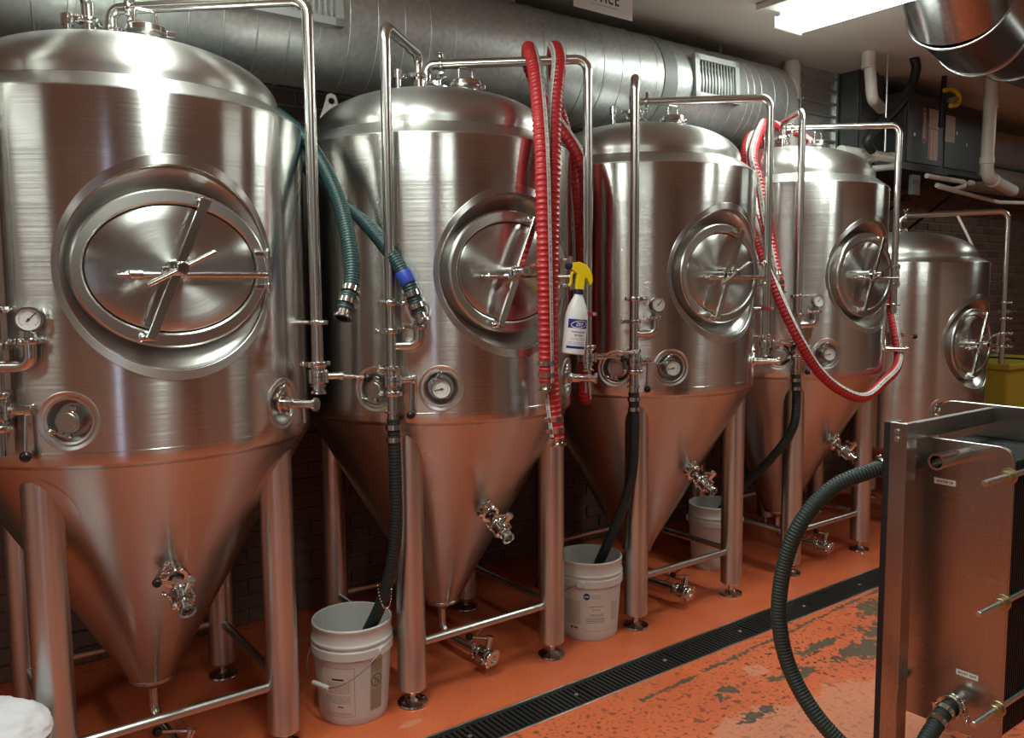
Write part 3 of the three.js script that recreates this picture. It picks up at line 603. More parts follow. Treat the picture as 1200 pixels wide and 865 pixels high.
  // racking arm on the cone
  {
    const n = V(0, CN.y, CN.r), p = V(0, 0.712, coneR(0.712)), q = (d) => p.clone().addScaledVector(n, d);
    const g = sub(t, 'racking_port');
    part(g, 'ferrule', [cyl(q(-0.02), q(0.028), 0.034, 24), cyl(q(0.022), q(0.032), 0.040, 24)], M.satin);
    clampRing(g, q(0.034), n, V(-1, 0.5, 0), 1.25);
    part(g, 'tube', cyl(q(0.034), q(0.10), 0.018), M.pol);
    valve(t, q(0.128), n, V(0.25, 0.85, 0.5), 'side', 0.92);
    part(g, 'outlet', [aim(lathe([[0.0165, 0], [0.026, 0], [0.026, 0.006], [0.019, 0.01], [0.019, 0.03], [0.0165, 0.03]].map(([a, b]) => [a, 0.03 - b]).reverse(), 24), q(0.155), n)], M.pol);
    clampRing(g, q(0.096), n, V(-0.7, -0.7, 0), 0.9);
  }
  // bottom outlet running forward under the cone
  {
    const g = sub(t, 'bottom_outlet'), zv = 0.30;
    part(g, 'ferrule', () => [lathe([[0.074, 0.24], [0.078, 0.236], [0.078, 0.226], [0.05, 0.215], [0.03, 0.2], [0.022, 0.19]].reverse(), 28)], M.satin, 'bferrule');
    part(g, 'elbow', () => pipe([V(0, 0.205, 0), V(0, 0.075, 0), V(0.02, 0.075, zv - 0.03)], 0.019, 0.06, 16), M.tube, 'belbow');
    part(g, 'prop', () => cyl(V(0.012, 0.09, 0.19), V(0.012, 0.225, 0.33), 0.006), M.satin, 'bprop');
    clampRing(g, V(0.018, 0.075, zv - 0.03), V(0, 0, 1), V(-1, 0.2, 0));
    valve(t, V(0.021, 0.075, zv + 0.008), V(0.05, 0, 1), V(0.3, 0.95, 0), 'side', 1, 'drain_valve');
    clampRing(g, V(0.024, 0.075, zv + 0.045), V(0.05, 0, 1), V(-0.8, -0.5, 0), 0.95);
    part(g, 'outlet', () => aim(lathe([[0.0165, 0.026], [0.019, 0.026], [0.026, 0.03], [0.026, 0.036], [0.0165, 0.036], [0.0165, 0.0]], 24), V(0.023, 0.075, zv + 0.02), V(0.05, 0, 1)), M.pol, 'boutlet');
  }
  topFittings(t, 2.405);
  lug(t, -128 * D2R, 2.30, 0.43); lug(t, 60 * D2R + Math.PI / 2, 2.30, 0.43);
  return t;
}
const SP = 1.2;
fermenter(-SP, 'stainless conical fermenter tank with a plain clamped cap on its lower front port', { capped: true, gauge: -0.15 });
fermenter(0, 'stainless conical fermenter tank with a red hose slung over its top pipe', { redPad: true });
fermenter(SP, 'stainless conical fermenter tank behind the spray bottle, no hose over its top', { redPad: true });
fermenter(2 * SP, 'stainless conical fermenter tank with a red hose coiled on its dome', {});

// the shorter tank at the end of the row
{
  const x = 3.66, HY = 1.215, t = thing('bright_tank', 'shorter stainless tank with a low manway at the end of the row', 'tank', [x, 0, 0]);
  part(t, 'shell', () => shellSolid(0.56, 1.735, HY, [[PORTS.therm, 0.80]]), M.shell);
  part(t, 'lower_head', lathe([[0, 0.36], [0.12, 0.37], [0.35, 0.43], [0.5, 0.5], [0.55, 0.545], [0.57, 0.56]], 96), M.satin);
  part(t, 'shoulder', lathe([[R - 0.004, 1.735], [R - 0.012, 1.742], [0.51, 1.768], [0.50, 1.77]], 96), M.dome);
  part(t, 'dome', () => { const p = [[0.5, 1.765], [0.498, 1.79]]; for (let k = 0; k <= 20; k++) { const a = k / 20 * Math.PI / 2; p.push([0.498 * Math.cos(a) ** 0.86, 1.792 + 0.16 * Math.sin(a) ** 1.12]); } p[p.length - 1][0] = 0; return lathe(p, 96); }, M.dome);
  manway(t, HY);
  portPad(t, PORTS.therm, 0.80);
  const d = at(PORTS.therm, 1, 0), p = at(PORTS.therm, R, 0.80);
  clampRing(t, p.clone().addScaledVector(d, -0.005), d, V(0.8, 0.5, 0)); part(t, 'port_cap', [cyl(p.clone().addScaledVector(d, -0.045), p.clone().addScaledVector(d, 0.012), 0.022)], M.pol);
  for (const sx of [-1, 1]) for (const sz of [1, -1]) { const l = part(t, 'leg', memo('leg5', () => lathe([[0, 0.062], [LEG.r - 0.004, 0.062], [LEG.r, 0.066], [LEG.r, 0.3], [LEG.r, 0.52], [0, 0.52]], 24)), M.leg); l.position.set(sx * LEG.x, 0, sz * LEG.z); part(l, 'foot', memo('foot'), M.pol); }
  const bx = 0.56, bz = 0.47;
  part(t, 'blow_off_pipe', [pipe([V(bx, 1.47, bz), V(bx, 2.085, bz), V(0.0, 2.06, 0.02), V(0.0, 1.94, 0.02)], 0.019, 0.055, 16), cyl(V(bx, 1.05, bz), V(bx, 1.5, bz), 0.0185)], M.tube);
  for (const [yy, a] of [[1.47, 0.8], [1.36, 0.85], [1.26, 1], [1.17, 1.05]]) clampRing(t, V(bx, yy, bz), Y, V(1, 0, 0.4 * a), a);
  valve(t, V(bx, 1.41, bz), Y, V(1, 0, 0.2), 'out', 0.7); valve(t, V(bx, 1.22, bz), Y, V(1, 0, 0.2), 'out', 0.7);
  clampRing(t, V(0.03, 2.06, 0.04), V(-0.78, 0, -0.62), V(0, 1, 0)); clampRing(t, V(0, 1.965, 0.02), Y, V(1, 0, 1));
  part(t, 'sight_tube', sweep(spline([V(0.30, 2.06, 0.26), V(0.34, 1.95, 0.3), V(0.43, 1.76, 0.36), V(0.47, 1.70, 0.40)], 0.03), 0.009, 8), M.pvc);
}

// ---------------------------------------------------------------- hoses
M.hoseGreen = std('green_hose_rubber', col(0.008, 0.034, 0.033), 0.45);
M.hoseDark = std('dark_green_hose_rubber', col(0.010, 0.020, 0.020), 0.5);
M.hoseGrey = std('grey_green_hose_rubber', col(0.020, 0.034, 0.030), 0.5);
M.hoseRed = std('red_hose_rubber', col(0.42, 0.022, 0.026), 0.38);
M.blueTape = std('blue_tape', col(0.02, 0.05, 0.35), 0.5);
const stripePrint = print(1024, 64, (x, w, h) => {
  x.fillStyle = '#d8d3cc'; x.fillRect(0, 0, w, h); let k = 7;
  for (let i = 0; i < w; i += 6) { k = (k * 73 + 41) % 101; if (k > 30) { x.fillStyle = k > 66 ? '#4a4a78' : '#7a7672'; x.fillRect(i, 14 + (k % 5), 3 + (k % 3), 34 - (k % 9)); } }
});
stripePrint.wrapS = THREE.RepeatWrapping;
M.stripe = std('printed_hose_stripe', col(0.85, 0.85, 0.85), 0.5, 0, { map: stripePrint });
function ribbed(path, r, pitch, amp, seg = 14) {
  return sweep(path, r, seg, { radius: (s) => r + amp * (Math.abs(((s / pitch) % 1) - 0.5) < 0.32 ? Math.cos((((s / pitch) % 1) - 0.5) / 0.32 * Math.PI / 2) : 0) });
}
function along(path, s) { let run = 0; for (let i = 1; i < path.length; i++) { const d = path[i].distanceTo(path[i - 1]); if (run + d >= s) return { p: path[i - 1].clone().lerp(path[i], (s - run) / d), t: path[i].clone().sub(path[i - 1]).normalize() }; run += d; } const n = path.length; return { p: path[n - 1].clone(), t: path[n - 1].clone().sub(path[n - 2]).normalize() }; }
const lengthOf = (path) => path.reduce((s, p, i) => s + (i ? p.distanceTo(path[i - 1]) : 0), 0);
function hoseBand(t, path, s, r) {
  const { p, t: d } = along(path, s);
  part(t, 'hose_clamp', [aim(lathe([[r, -0.009], [r + 0.0035, -0.009], [r + 0.0035, 0.009], [r, 0.009]], 20), p.clone(), d), aim(box(0.014, 0.016, 0.012, r + 0.006, 0, 0, 0.002), p.clone(), d)], M.pol);
}
function hoseEnd(t, path, atEnd, r) {
  const L = lengthOf(path), s = atEnd ? L : 0, { p, t: d } = along(path, Math.min(L - 1e-4, Math.max(1e-4, s))), o = atEnd ? d : d.clone().negate();
  part(t, 'end_fitting', aim(lathe([[0.7 * r, -0.02], [0.86 * r, -0.02], [0.86 * r, 0.018], [1.25 * r, 0.022], [1.25 * r, 0.03], [0.8 * r, 0.03], [0.7 * r, -0.02]], 20), p.clone(), o), M.pol);
  hoseBand(t, path, atEnd ? L - 0.03 : 0.03, r + 0.002); hoseBand(t, path, atEnd ? L - 0.075 : 0.075, r + 0.002);
}
function hose(name, label, category, pts, r, mat, { pitch = 0.008, amp = 0.0012, ends = [true, true], stripe = null, group, step } = {}) {
  const path = spline(pts, step ?? pitch / 4), t = thing(name, label, category, [0, 0, 0], group);
  part(t, 'tube', ribbed(path, r, pitch, amp), mat);
  if (ends[0]) hoseEnd(t, path, false, r); if (ends[1]) hoseEnd(t, path, true, r);
  if (stripe) {   // flat printed band moulded on one side of the hose
    const { T } = frames(path), pos = [], nor = [], uv = [], idx = []; let run = 0;
    const every = 4;
    const sel = path.map((p, i) => i).filter((i) => i % every === 0);
    sel.forEach((i, k) => {
      if (k) run += path[i].distanceTo(path[sel[k - 1]]);
      const n = (typeof stripe === 'function' ? stripe(path[i], i / path.length) : stripe).clone(); n.addScaledVector(T[i], -n.dot(T[i])).normalize(); const b = T[i].clone().cross(n);
      for (let q = 0; q <= 4; q++) { const a = (q / 4 - 0.5) * 0.75, d = n.clone().multiplyScalar(Math.cos(a)).addScaledVector(b, Math.sin(a)); pos.push(path[i].x + d.x * (r + amp + 0.0012), path[i].y + d.y * (r + amp + 0.0012), path[i].z + d.z * (r + amp + 0.0012)); nor.push(d.x, d.y, d.z); uv.push(run / 0.5, q / 4); }
    });
    for (let k = 0; k < sel.length - 1; k++) for (let q = 0; q < 4; q++) { const a = k * 5 + q, b = a + 5; idx.push(a, a + 1, b, a + 1, b + 1, b); }
    part(t, 'printed_stripe', geo(pos, nor, uv, idx), M.stripe);
  }
  return { t, path };
}
// green hose hung over the back of the first tank, both ends in the gap between the tanks
{
  const A = [V(-0.69, 1.52, 0.56), V(-0.645, 1.62, 0.53), V(-0.625, 1.78, 0.46), V(-0.625, 1.95, 0.35), V(-0.65, 2.11, 0.20), V(-0.70, 2.235, 0.02), V(-0.78, 2.29, -0.14), V(-0.80, 2.31, -0.26), V(-0.72, 2.28, -0.30), V(-0.62, 2.16, -0.14), V(-0.54, 1.98, 0.10), V(-0.47, 1.80, 0.33), V(-0.415, 1.64, 0.46), V(-0.375, 1.50, 0.50)];
  const h = hose('brewing_hose', 'dark green ribbed hose hanging doubled between two tanks', 'hose', A, 0.0245, M.hoseGreen, { pitch: 0.010, amp: 0.0016 });
  const b = along(h.path, lengthOf(h.path) - 0.135);
  part(h.t, 'blue_tape', aim(lathe([[0.026, -0.025], [0.028, -0.02], [0.028, 0.02], [0.026, 0.025]], 18), b.p, b.t), M.blueTape);
}
// blow-off hoses from the pipe valves down into the buckets
const BUCKETS = [V(-0.545, 0, 0.245), V(0.655, 0, 0.24), V(1.845, 0, -0.02)];
const darkHoses = [
  ['dark hose running from the fermenter with the red hose straight into a bucket', 0, [V(0, -0.10, 0), V(0.002, -0.28, 0.005), V(-0.002, -0.55, 0.0), V(-0.035, -0.78, -0.05), V(-0.085, -0.95, -0.12)]],
  ['dark hose running from the fermenter beyond the spray bottle into a white bucket', 1, [V(0, -0.10, 0), V(0.002, -0.28, 0.005), V(-0.004, -0.5, -0.01), V(-0.03, -0.72, -0.08), V(-0.08, -0.94, -0.16)]],
  ['dark hose curving from the fermenter with the coiled hose to a bucket', 2, [V(0, -0.10, 0), V(0.0, -0.22, 0.005), V(-0.015, -0.38, 0.0), V(-0.06, -0.56, -0.1), V(-0.10, -0.74, -0.26), V(-0.13, -0.92, -0.40)]],
];
for (const [label, i, off] of darkHoses) {
  const o = V(SP * i + PL.x, 1.225, PL.z);
  hose('blow_off_hose', label, 'hose', off.map((v) => v.clone().add(o)), 0.0225, M.hoseDark, { pitch: 0.012, amp: 0.001, ends: [true, false], group: 'blow-off hoses running into buckets' });
}
// red hose slung over the top pipe of the second tank: front end, over, loop behind, over again, front end
{
  const f = (x, y, z) => V(x, y, z);
  const pts = [f(0.09, 1.235, 0.628), f(0.078, 1.5, 0.638), f(0.072, 1.8, 0.638), f(0.08, 2.05, 0.62), f(0.11, 2.25, 0.565), f(0.18, 2.43, 0.45), f(0.27, 2.552, 0.297), f(0.35, 2.50, 0.205), f(0.43, 2.33, 0.24), f(0.515, 2.1, 0.345), f(0.53, 1.7, 0.345), f(0.525, 1.35, 0.35), f(0.54, 1.17, 0.33), f(0.58, 1.10, 0.29), f(0.615, 1.18, 0.25), f(0.60, 1.5, 0.235), f(0.565, 1.9, 0.255), f(0.52, 2.2, 0.25), f(0.455, 2.42, 0.24), f(0.37, 2.556, 0.34), f(0.295, 2.47, 0.46), f(0.205, 2.28, 0.545), f(0.145, 2.05, 0.605), f(0.123, 1.75, 0.622), f(0.117, 1.4, 0.625), f(0.122, 1.2, 0.622), f(0.143, 1.02, 0.628)];
  hose('brewing_hose', 'red ribbed hose hanging in strands beside the spray bottle', 'hose', pts, 0.0255, M.hoseRed, { pitch: 0.021, amp: 0.0034, stripe: (p, k) => (k < 0.5 ? V(0.25, 0.3, 0.95) : V(-0.96, 0.3, 0.05)), step: 0.004 });
}
// red hose coiled on the fourth tank's dome and looped across its front
{
  const cx = 2 * SP, L = (x, y, z) => V(cx + x, y, z), q = (u, v, r) => onTank(u, v, cx, r);
  const pts = [onZ(914, 338, 0.43), onZ(910, 318, 0.41), onZ(904, 290, 0.36), onZ(897, 258, 0.31), onZ(890, 216, 0.25), onZ(882, 190, 0.2), onZ(886, 164, 0.08), L(-0.22, 2.50, 0.0), L(-0.08, 2.545, -0.08), L(0.06, 2.55, -0.11), L(0.2, 2.51, -0.05), L(0.32, 2.43, -0.01), L(0.385, 2.34, -0.1), L(0.31, 2.345, -0.25), L(0.13, 2.395, -0.25), L(-0.05, 2.45, -0.15), L(-0.22, 2.46, -0.06), L(-0.38, 2.39, 0.02), onZ(873, 186, 0.09), onZ(875, 222, 0.13), onZ(881, 256, 0.2), onZ(892, 293, 0.31), onZ(906, 332, 0.41), onZ(922, 370, 0.49), onZ(938, 402, 0.535), onZ(958, 434, 0.56), q(984, 457, 0.68), q(1011, 466, 0.66), q(1033, 450, 0.64), L(0.38, 1.16, 0.525), L(0.43, 1.3, 0.475), L(0.50, 1.5, 0.39), L(0.55, 1.75, 0.31), L(0.58, 1.92, 0.22)];
  hose('brewing_hose', 'red ribbed hose looping down across the front of a tank', 'hose', pts, 0.0235, M.hoseRed, { pitch: 0.021, amp: 0.0032, step: 0.004, stripe: (p, k) => (k < 0.3 ? V(-0.9, 0.3, 0.4) : V(-0.1, 0.9, 0.85)) });
}

// ---------------------------------------------------------------- buckets
M.bucket = std('milky_bucket_plastic', col(0.64, 0.63, 0.60), 0.38);
M.bucketLabelled = M.bucket;
M.wire = std('bail_wire', col(0.35, 0.34, 0.32), 0.4, 1);
M.water = std('bucket_water', col(0.20, 0.19, 0.17), 0.04);
const BH = 0.365;
function bucket(p, turn, label, marks) {
  const t = thing('bucket', label, 'bucket', [p.x, p.y, p.z], 'white plastic buckets'); t.rotation.y = turn;
  part(t, 'body', () => lathe([[0, 0.012], [0.122, 0.012], [0.124, 0.014], [0.140, BH - 0.012], [0.1415, BH - 0.002], [0.1455, BH], [0.149, BH - 0.004], [0.149, BH - 0.012], [0.1465, BH - 0.016], [0.1465, BH - 0.055], [0.1485, BH - 0.058], [0.1515, BH - 0.062], [0.1515, BH - 0.068], [0.1475, BH - 0.071], [0.1475, BH - 0.078], [0.152, BH - 0.083], [0.152, BH - 0.112], [0.149, BH - 0.116], [0.1435, BH - 0.117], [0.129, 0.03], [0.1265, 0.004], [0.124, 0], [0, 0]].reverse(), 56), M.bucket, 'bucket');
  part(t, 'water', () => lathe([[0.131, 0.20], [0, 0.20]], 40), M.water, 'bucketwater');
  const h = sub(t, 'bail');
  part(h, 'ear', () => [cyl(V(-0.148, BH - 0.095, 0), V(-0.16, BH - 0.095, 0), 0.016), cyl(V(0.148, BH - 0.095, 0), V(0.16, BH - 0.095, 0), 0.016)], M.bucket, 'bucketear');
  const arc = []; for (let k = 0; k <= 24; k++) { const a = Math.PI * k / 24; arc.push(V(-0.158 * Math.cos(a), BH - 0.095 - 0.115 * Math.sin(a), 0.01 + 0.155 * Math.sin(a) ** 0.8)); }
  part(h, 'wire', () => sweep(arc, 0.002, 7), M.wire, 'bailwire');
  part(h, 'grip', () => cyl(arc[10], arc[14], 0.0085, 12), M.white, 'bailgrip');
  for (const m of marks) {   // printed labels bent round the body
    const r = (y) => lerp(0.129, 0.1435, (y - 0.03) / (BH - 0.147)) + 0.0007, pos = [], nor = [], uv = [], idx = [], n = 14;
    for (let k = 0; k <= n; k++) for (let j = 0; j <= 1; j++) { const a = lerp(m.a0, m.a1, k / n), y = j ? m.y1 : m.y0; pos.push(r(y) * Math.sin(a), y, r(y) * Math.cos(a)); nor.push(Math.sin(a), -0.05, Math.cos(a)); uv.push(k / n, j); }
    for (let k = 0; k < n; k++) { const a = 2 * k; idx.push(a, a + 2, a + 1, a + 2, a + 3, a + 1); }
    part(t, m.name, geo(pos, nor, uv, idx), m.mat);
  }
  return t;
}
function smallPrint(x, x0, y0, w, rows, step, seed, tone = '#77716b') { let k = seed; x.fillStyle = tone; for (let r = 0; r < rows; r++) { let q = x0; while (q < x0 + w) { k = (k * 73 + 29) % 127; const l = 5 + (k % 17); x.fillRect(q, y0 + r * step, Math.min(l, x0 + w - q), Math.max(2, step * 0.38)); q += l + 4; } } }
const labelA = print(300, 420, (x, w, h) => { x.fillStyle = '#dcd3c9'; x.fillRect(0, 0, w, h); x.strokeStyle = '#8c837a'; x.lineWidth = 3; x.strokeRect(4, 4, w - 8, h - 8); x.fillStyle = '#2c2826'; x.fillRect(110, 92, 100, 16); smallPrint(x, 60, 122, 200, 8, 13, 5, '#8d857e'); smallPrint(x, 40, 240, 220, 6, 12, 11, '#7c746e'); x.fillStyle = '#4c4643'; x.fillRect(150, 330, 50, 10); smallPrint(x, 30, 385, 240, 2, 12, 3, '#8d857e'); });
const labelB = print(150, 520, (x, w, h) => { x.fillStyle = '#a89f86'; x.fillRect(0, 0, w, h); x.strokeStyle = '#4e4a3e'; x.fillStyle = '#5e5948'; smallPrint(x, 15, 20, 120, 7, 16, 9, '#6d674f'); x.lineWidth = 9; x.beginPath(); x.arc(w / 2, 215, 62, 0, 7); x.stroke(); x.beginPath(); x.moveTo(w / 2 - 44, 171); x.lineTo(w / 2 + 44, 259); x.stroke(); x.lineWidth = 5; x.strokeRect(w / 2 - 22, 195, 44, 52); smallPrint(x, 15, 310, 120, 13, 15, 23, '#7b745a'); });
const labelC = print(640, 400, (x, w, h) => { x.fillStyle = '#ddd5cb'; x.fillRect(0, 0, w, h); smallPrint(x, 25, 95, 185, 19, 12, 4, '#8e8781'); x.fillStyle = '#23385f'; x.beginPath(); x.arc(275, 48, 32, 0, 7); x.fill(); x.fillStyle = '#d5d5da'; x.fillRect(252, 42, 46, 12); smallPrint(x, 322, 34, 90, 3, 13, 8, '#9b9590'); smallPrint(x, 300, 140, 150, 1, 16, 6, '#4d4844'); smallPrint(x, 330, 170, 80, 1, 14, 7, '#4d4844'); smallPrint(x, 300, 215, 150, 2, 13, 14, '#4d4844'); smallPrint(x, 270, 250, 190, 4, 14, 17, '#5d5752'); x.fillStyle = '#3b3734'; x.fillRect(90, 345, 28, 18); x.fillRect(130, 347, 50, 13); smallPrint(x, 250, 372, 360, 1, 10, 2, '#a29b95'); smallPrint(x, 540, 120, 90, 12, 15, 19, '#6d6762'); });
M.labelA = std('paper_label', col(0.9, 0.9, 0.9), 0.6, 0, { map: labelA }); M.labelB = std('tan_warning_print', col(0.9, 0.9, 0.9), 0.6, 0, { map: labelB }); M.labelC = std('wrap_label', col(0.9, 0.9, 0.9), 0.6, 0, { map: labelC });
bucket(BUCKETS[0], -1.25, 'white plastic bucket with one paper label and a tan warning print', [{ name: 'label', a0: -0.13, a1: 0.85, y0: 0.035, y1: 0.225, mat: M.labelA }, { name: 'warning_print', a0: 1.27, a1: 1.66, y0: 0.045, y1: 0.24, mat: M.labelB }]);
bucket(BUCKETS[1], -2.57, 'white plastic bucket with a wide label bearing a round blue logo', [{ name: 'label', a0: 0.84, a1: 2.95, y0: 0.035, y1: 0.235, mat: M.labelC }]);
bucket(BUCKETS[2], 2.3, 'plain white plastic bucket half hidden behind a tank leg', []);
{ // a loop of chain round the hose above the first bucket
  const t = thing('chain', 'short bead chain looped on the hose above the labelled bucket', 'chain'), c = V(-0.485, 0.50, 0.372), g = [];
  for (let k = 0; k <= 22; k++) { const a = Math.PI * (k / 22), p = c.clone().add(V(0.030 * Math.cos(a) * 0.9, -0.09 * Math.sin(a) + 0.02, 0.028 + 0.012 * Math.sin(a))); part(t, 'bead', ball(p, 0.0036, 8), M.pol); }
}
// foam rising out of a bucket in front of the first tank
{
  const c = onY(4, 842, 0.40); c.y = 0; c.z += 0.06; c.x -= 0.04;
  bucket(c, 1.2, 'white plastic bucket brimming with foam beside the tank with the capped port', []);
  M.foam = std('white_foam', col(0.82, 0.80, 0.84), 0.95);
  const g = new THREE.SphereGeometry(1, 80, 60), p = g.attributes.position;
  for (let i = 0; i < p.count; i++) { const v = V(p.getX(i), p.getY(i), p.getZ(i)), n = 1 + 0.08 * noise.noise(v.x * 2.4, v.y * 2.4, v.z * 2.4) + 0.03 * noise.noise(v.x * 8, v.y * 8 + 4, v.z * 8) + 0.012 * noise.noise(v.x * 30, v.y * 30, v.z * 30); p.setXYZ(i, v.x * (v.y > 0.05 ? 0.155 : 0.13) * n, v.y > 0 ? v.y * 0.10 * n : v.y * 0.1, v.z * (v.y > 0.05 ? 0.155 : 0.13) * n); }
  g.translate(c.x, 0.372, c.z); g.computeVertexNormals();
  solo('foam', 'mound of white foam swelling over a bucket rim', 'foam', g, M.foam).userData.kind = 'stuff';
}

// ---------------------------------------------------------------- spray bottle hung on the second tank's manway hinge
{
  const t = thing('spray_bottle', 'white spray bottle with yellow trigger hanging on a manway hinge', 'bottle', [0.195, 1.338, 0.658]);
  t.rotation.set(0, -0.38, -0.10, 'YXZ');
  M.bottle = std('milky_bottle', col(0.74, 0.75, 0.75), 0.35); M.yellow = std('yellow_plastic', col(0.82, 0.62, 0.01), 0.35); M.navy = std('navy_plastic', col(0.012, 0.018, 0.07), 0.4);
  const body = lathe([[0, 0], [0.040, 0], [0.044, 0.004], [0.0445, 0.02], [0.0445, 0.125], [0.043, 0.15], [0.036, 0.178], [0.024, 0.205], [0.0165, 0.222], [0.0150, 0.232], [0, 0.232]], 40).scale(1, 1, 0.78);
  part(t, 'body', body, M.bottle);
  part(t, 'collar', cyl(V(0, 0.226, 0), V(0, 0.245, 0), 0.0175, 20), M.navy);
  const lab = print(256, 300, (x, w, h) => {
    x.fillStyle = '#e6e5e8'; x.fillRect(0, 0, w, h); x.fillStyle = '#1c2470'; x.fillRect(0, 0, w, 92); x.fillRect(0, 274, w, 26);
    x.strokeStyle = '#eceaf2'; x.lineWidth = 7; x.beginPath(); x.ellipse(138, 50, 96, 34, -0.12, 0, 7); x.stroke(); x.fillStyle = '#f4f2f6'; x.font = 'italic bold 50px sans-serif'; x.textAlign = 'center'; x.fillText('ZEP', 138, 68);
    x.fillStyle = '#23285c'; x.font = 'bold 30px sans-serif'; x.fillText('Professional', 140, 140); x.fillText('Sprayer', 140, 172); smallPrint(x, 50, 190, 180, 3, 11, 5, '#8a8ca6'); smallPrint(x, 20, 232, 220, 3, 12, 8, '#5f66a0');
  });
  M.bottleLabel = std('bottle_label', col(0.95, 0.95, 0.95), 0.5, 0, { map: lab });
  const pos = [], nor = [], uv = [], idx = [], n = 14;
  for (let k = 0; k <= n; k++) for (let j = 0; j <= 1; j++) { const a = lerp(-0.95, 0.95, k / n), y = j ? 0.132 : 0.022; pos.push(0.0452 * Math.sin(a), y, 0.0452 * 0.78 * Math.cos(a)); nor.push(Math.sin(a), 0, Math.cos(a)); uv.push(k / n, j); }
  for (let k = 0; k < n; k++) { const a = 2 * k; idx.push(a, a + 2, a + 1, a + 2, a + 3, a + 1); }
  part(t, 'label', geo(pos, nor, uv, idx), M.bottleLabel);
  // trigger head: shroud with a hooked back, neck, nozzle, trigger lever
  const s = new THREE.Shape(); s.moveTo(-0.012, 0.245); s.lineTo(0.013, 0.245); s.lineTo(0.014, 0.292); s.quadraticCurveTo(0.03, 0.29, 0.040, 0.268); s.quadraticCurveTo(0.047, 0.272, 0.043, 0.292); s.quadraticCurveTo(0.035, 0.322, 0.012, 0.336); s.lineTo(-0.012, 0.343); s.lineTo(-0.034, 0.338); s.lineTo(-0.036, 0.316); s.lineTo(-0.012, 0.300); s.lineTo(-0.012, 0.245);
  part(t, 'trigger_head', new THREE.ExtrudeGeometry(s, { depth: 0.02, bevelEnabled: true, bevelSize: 0.003, bevelThickness: 0.004, bevelSegments: 2, curveSegments: 6 }).translate(0, 0, -0.010), M.yellow);
  part(t, 'nozzle', [cyl(V(-0.034, 0.327, 0), V(-0.056, 0.325, 0), 0.013, 8), cyl(V(-0.054, 0.325, 0), V(-0.062, 0.325, 0), 0.009)], M.navy);
  part(t, 'trigger', sweep(spline([V(-0.026, 0.312, 0), V(-0.036, 0.29, 0), V(-0.034, 0.27, 0), V(-0.04, 0.252, 0)], 0.006), 0.006, 8), M.yellow);
}

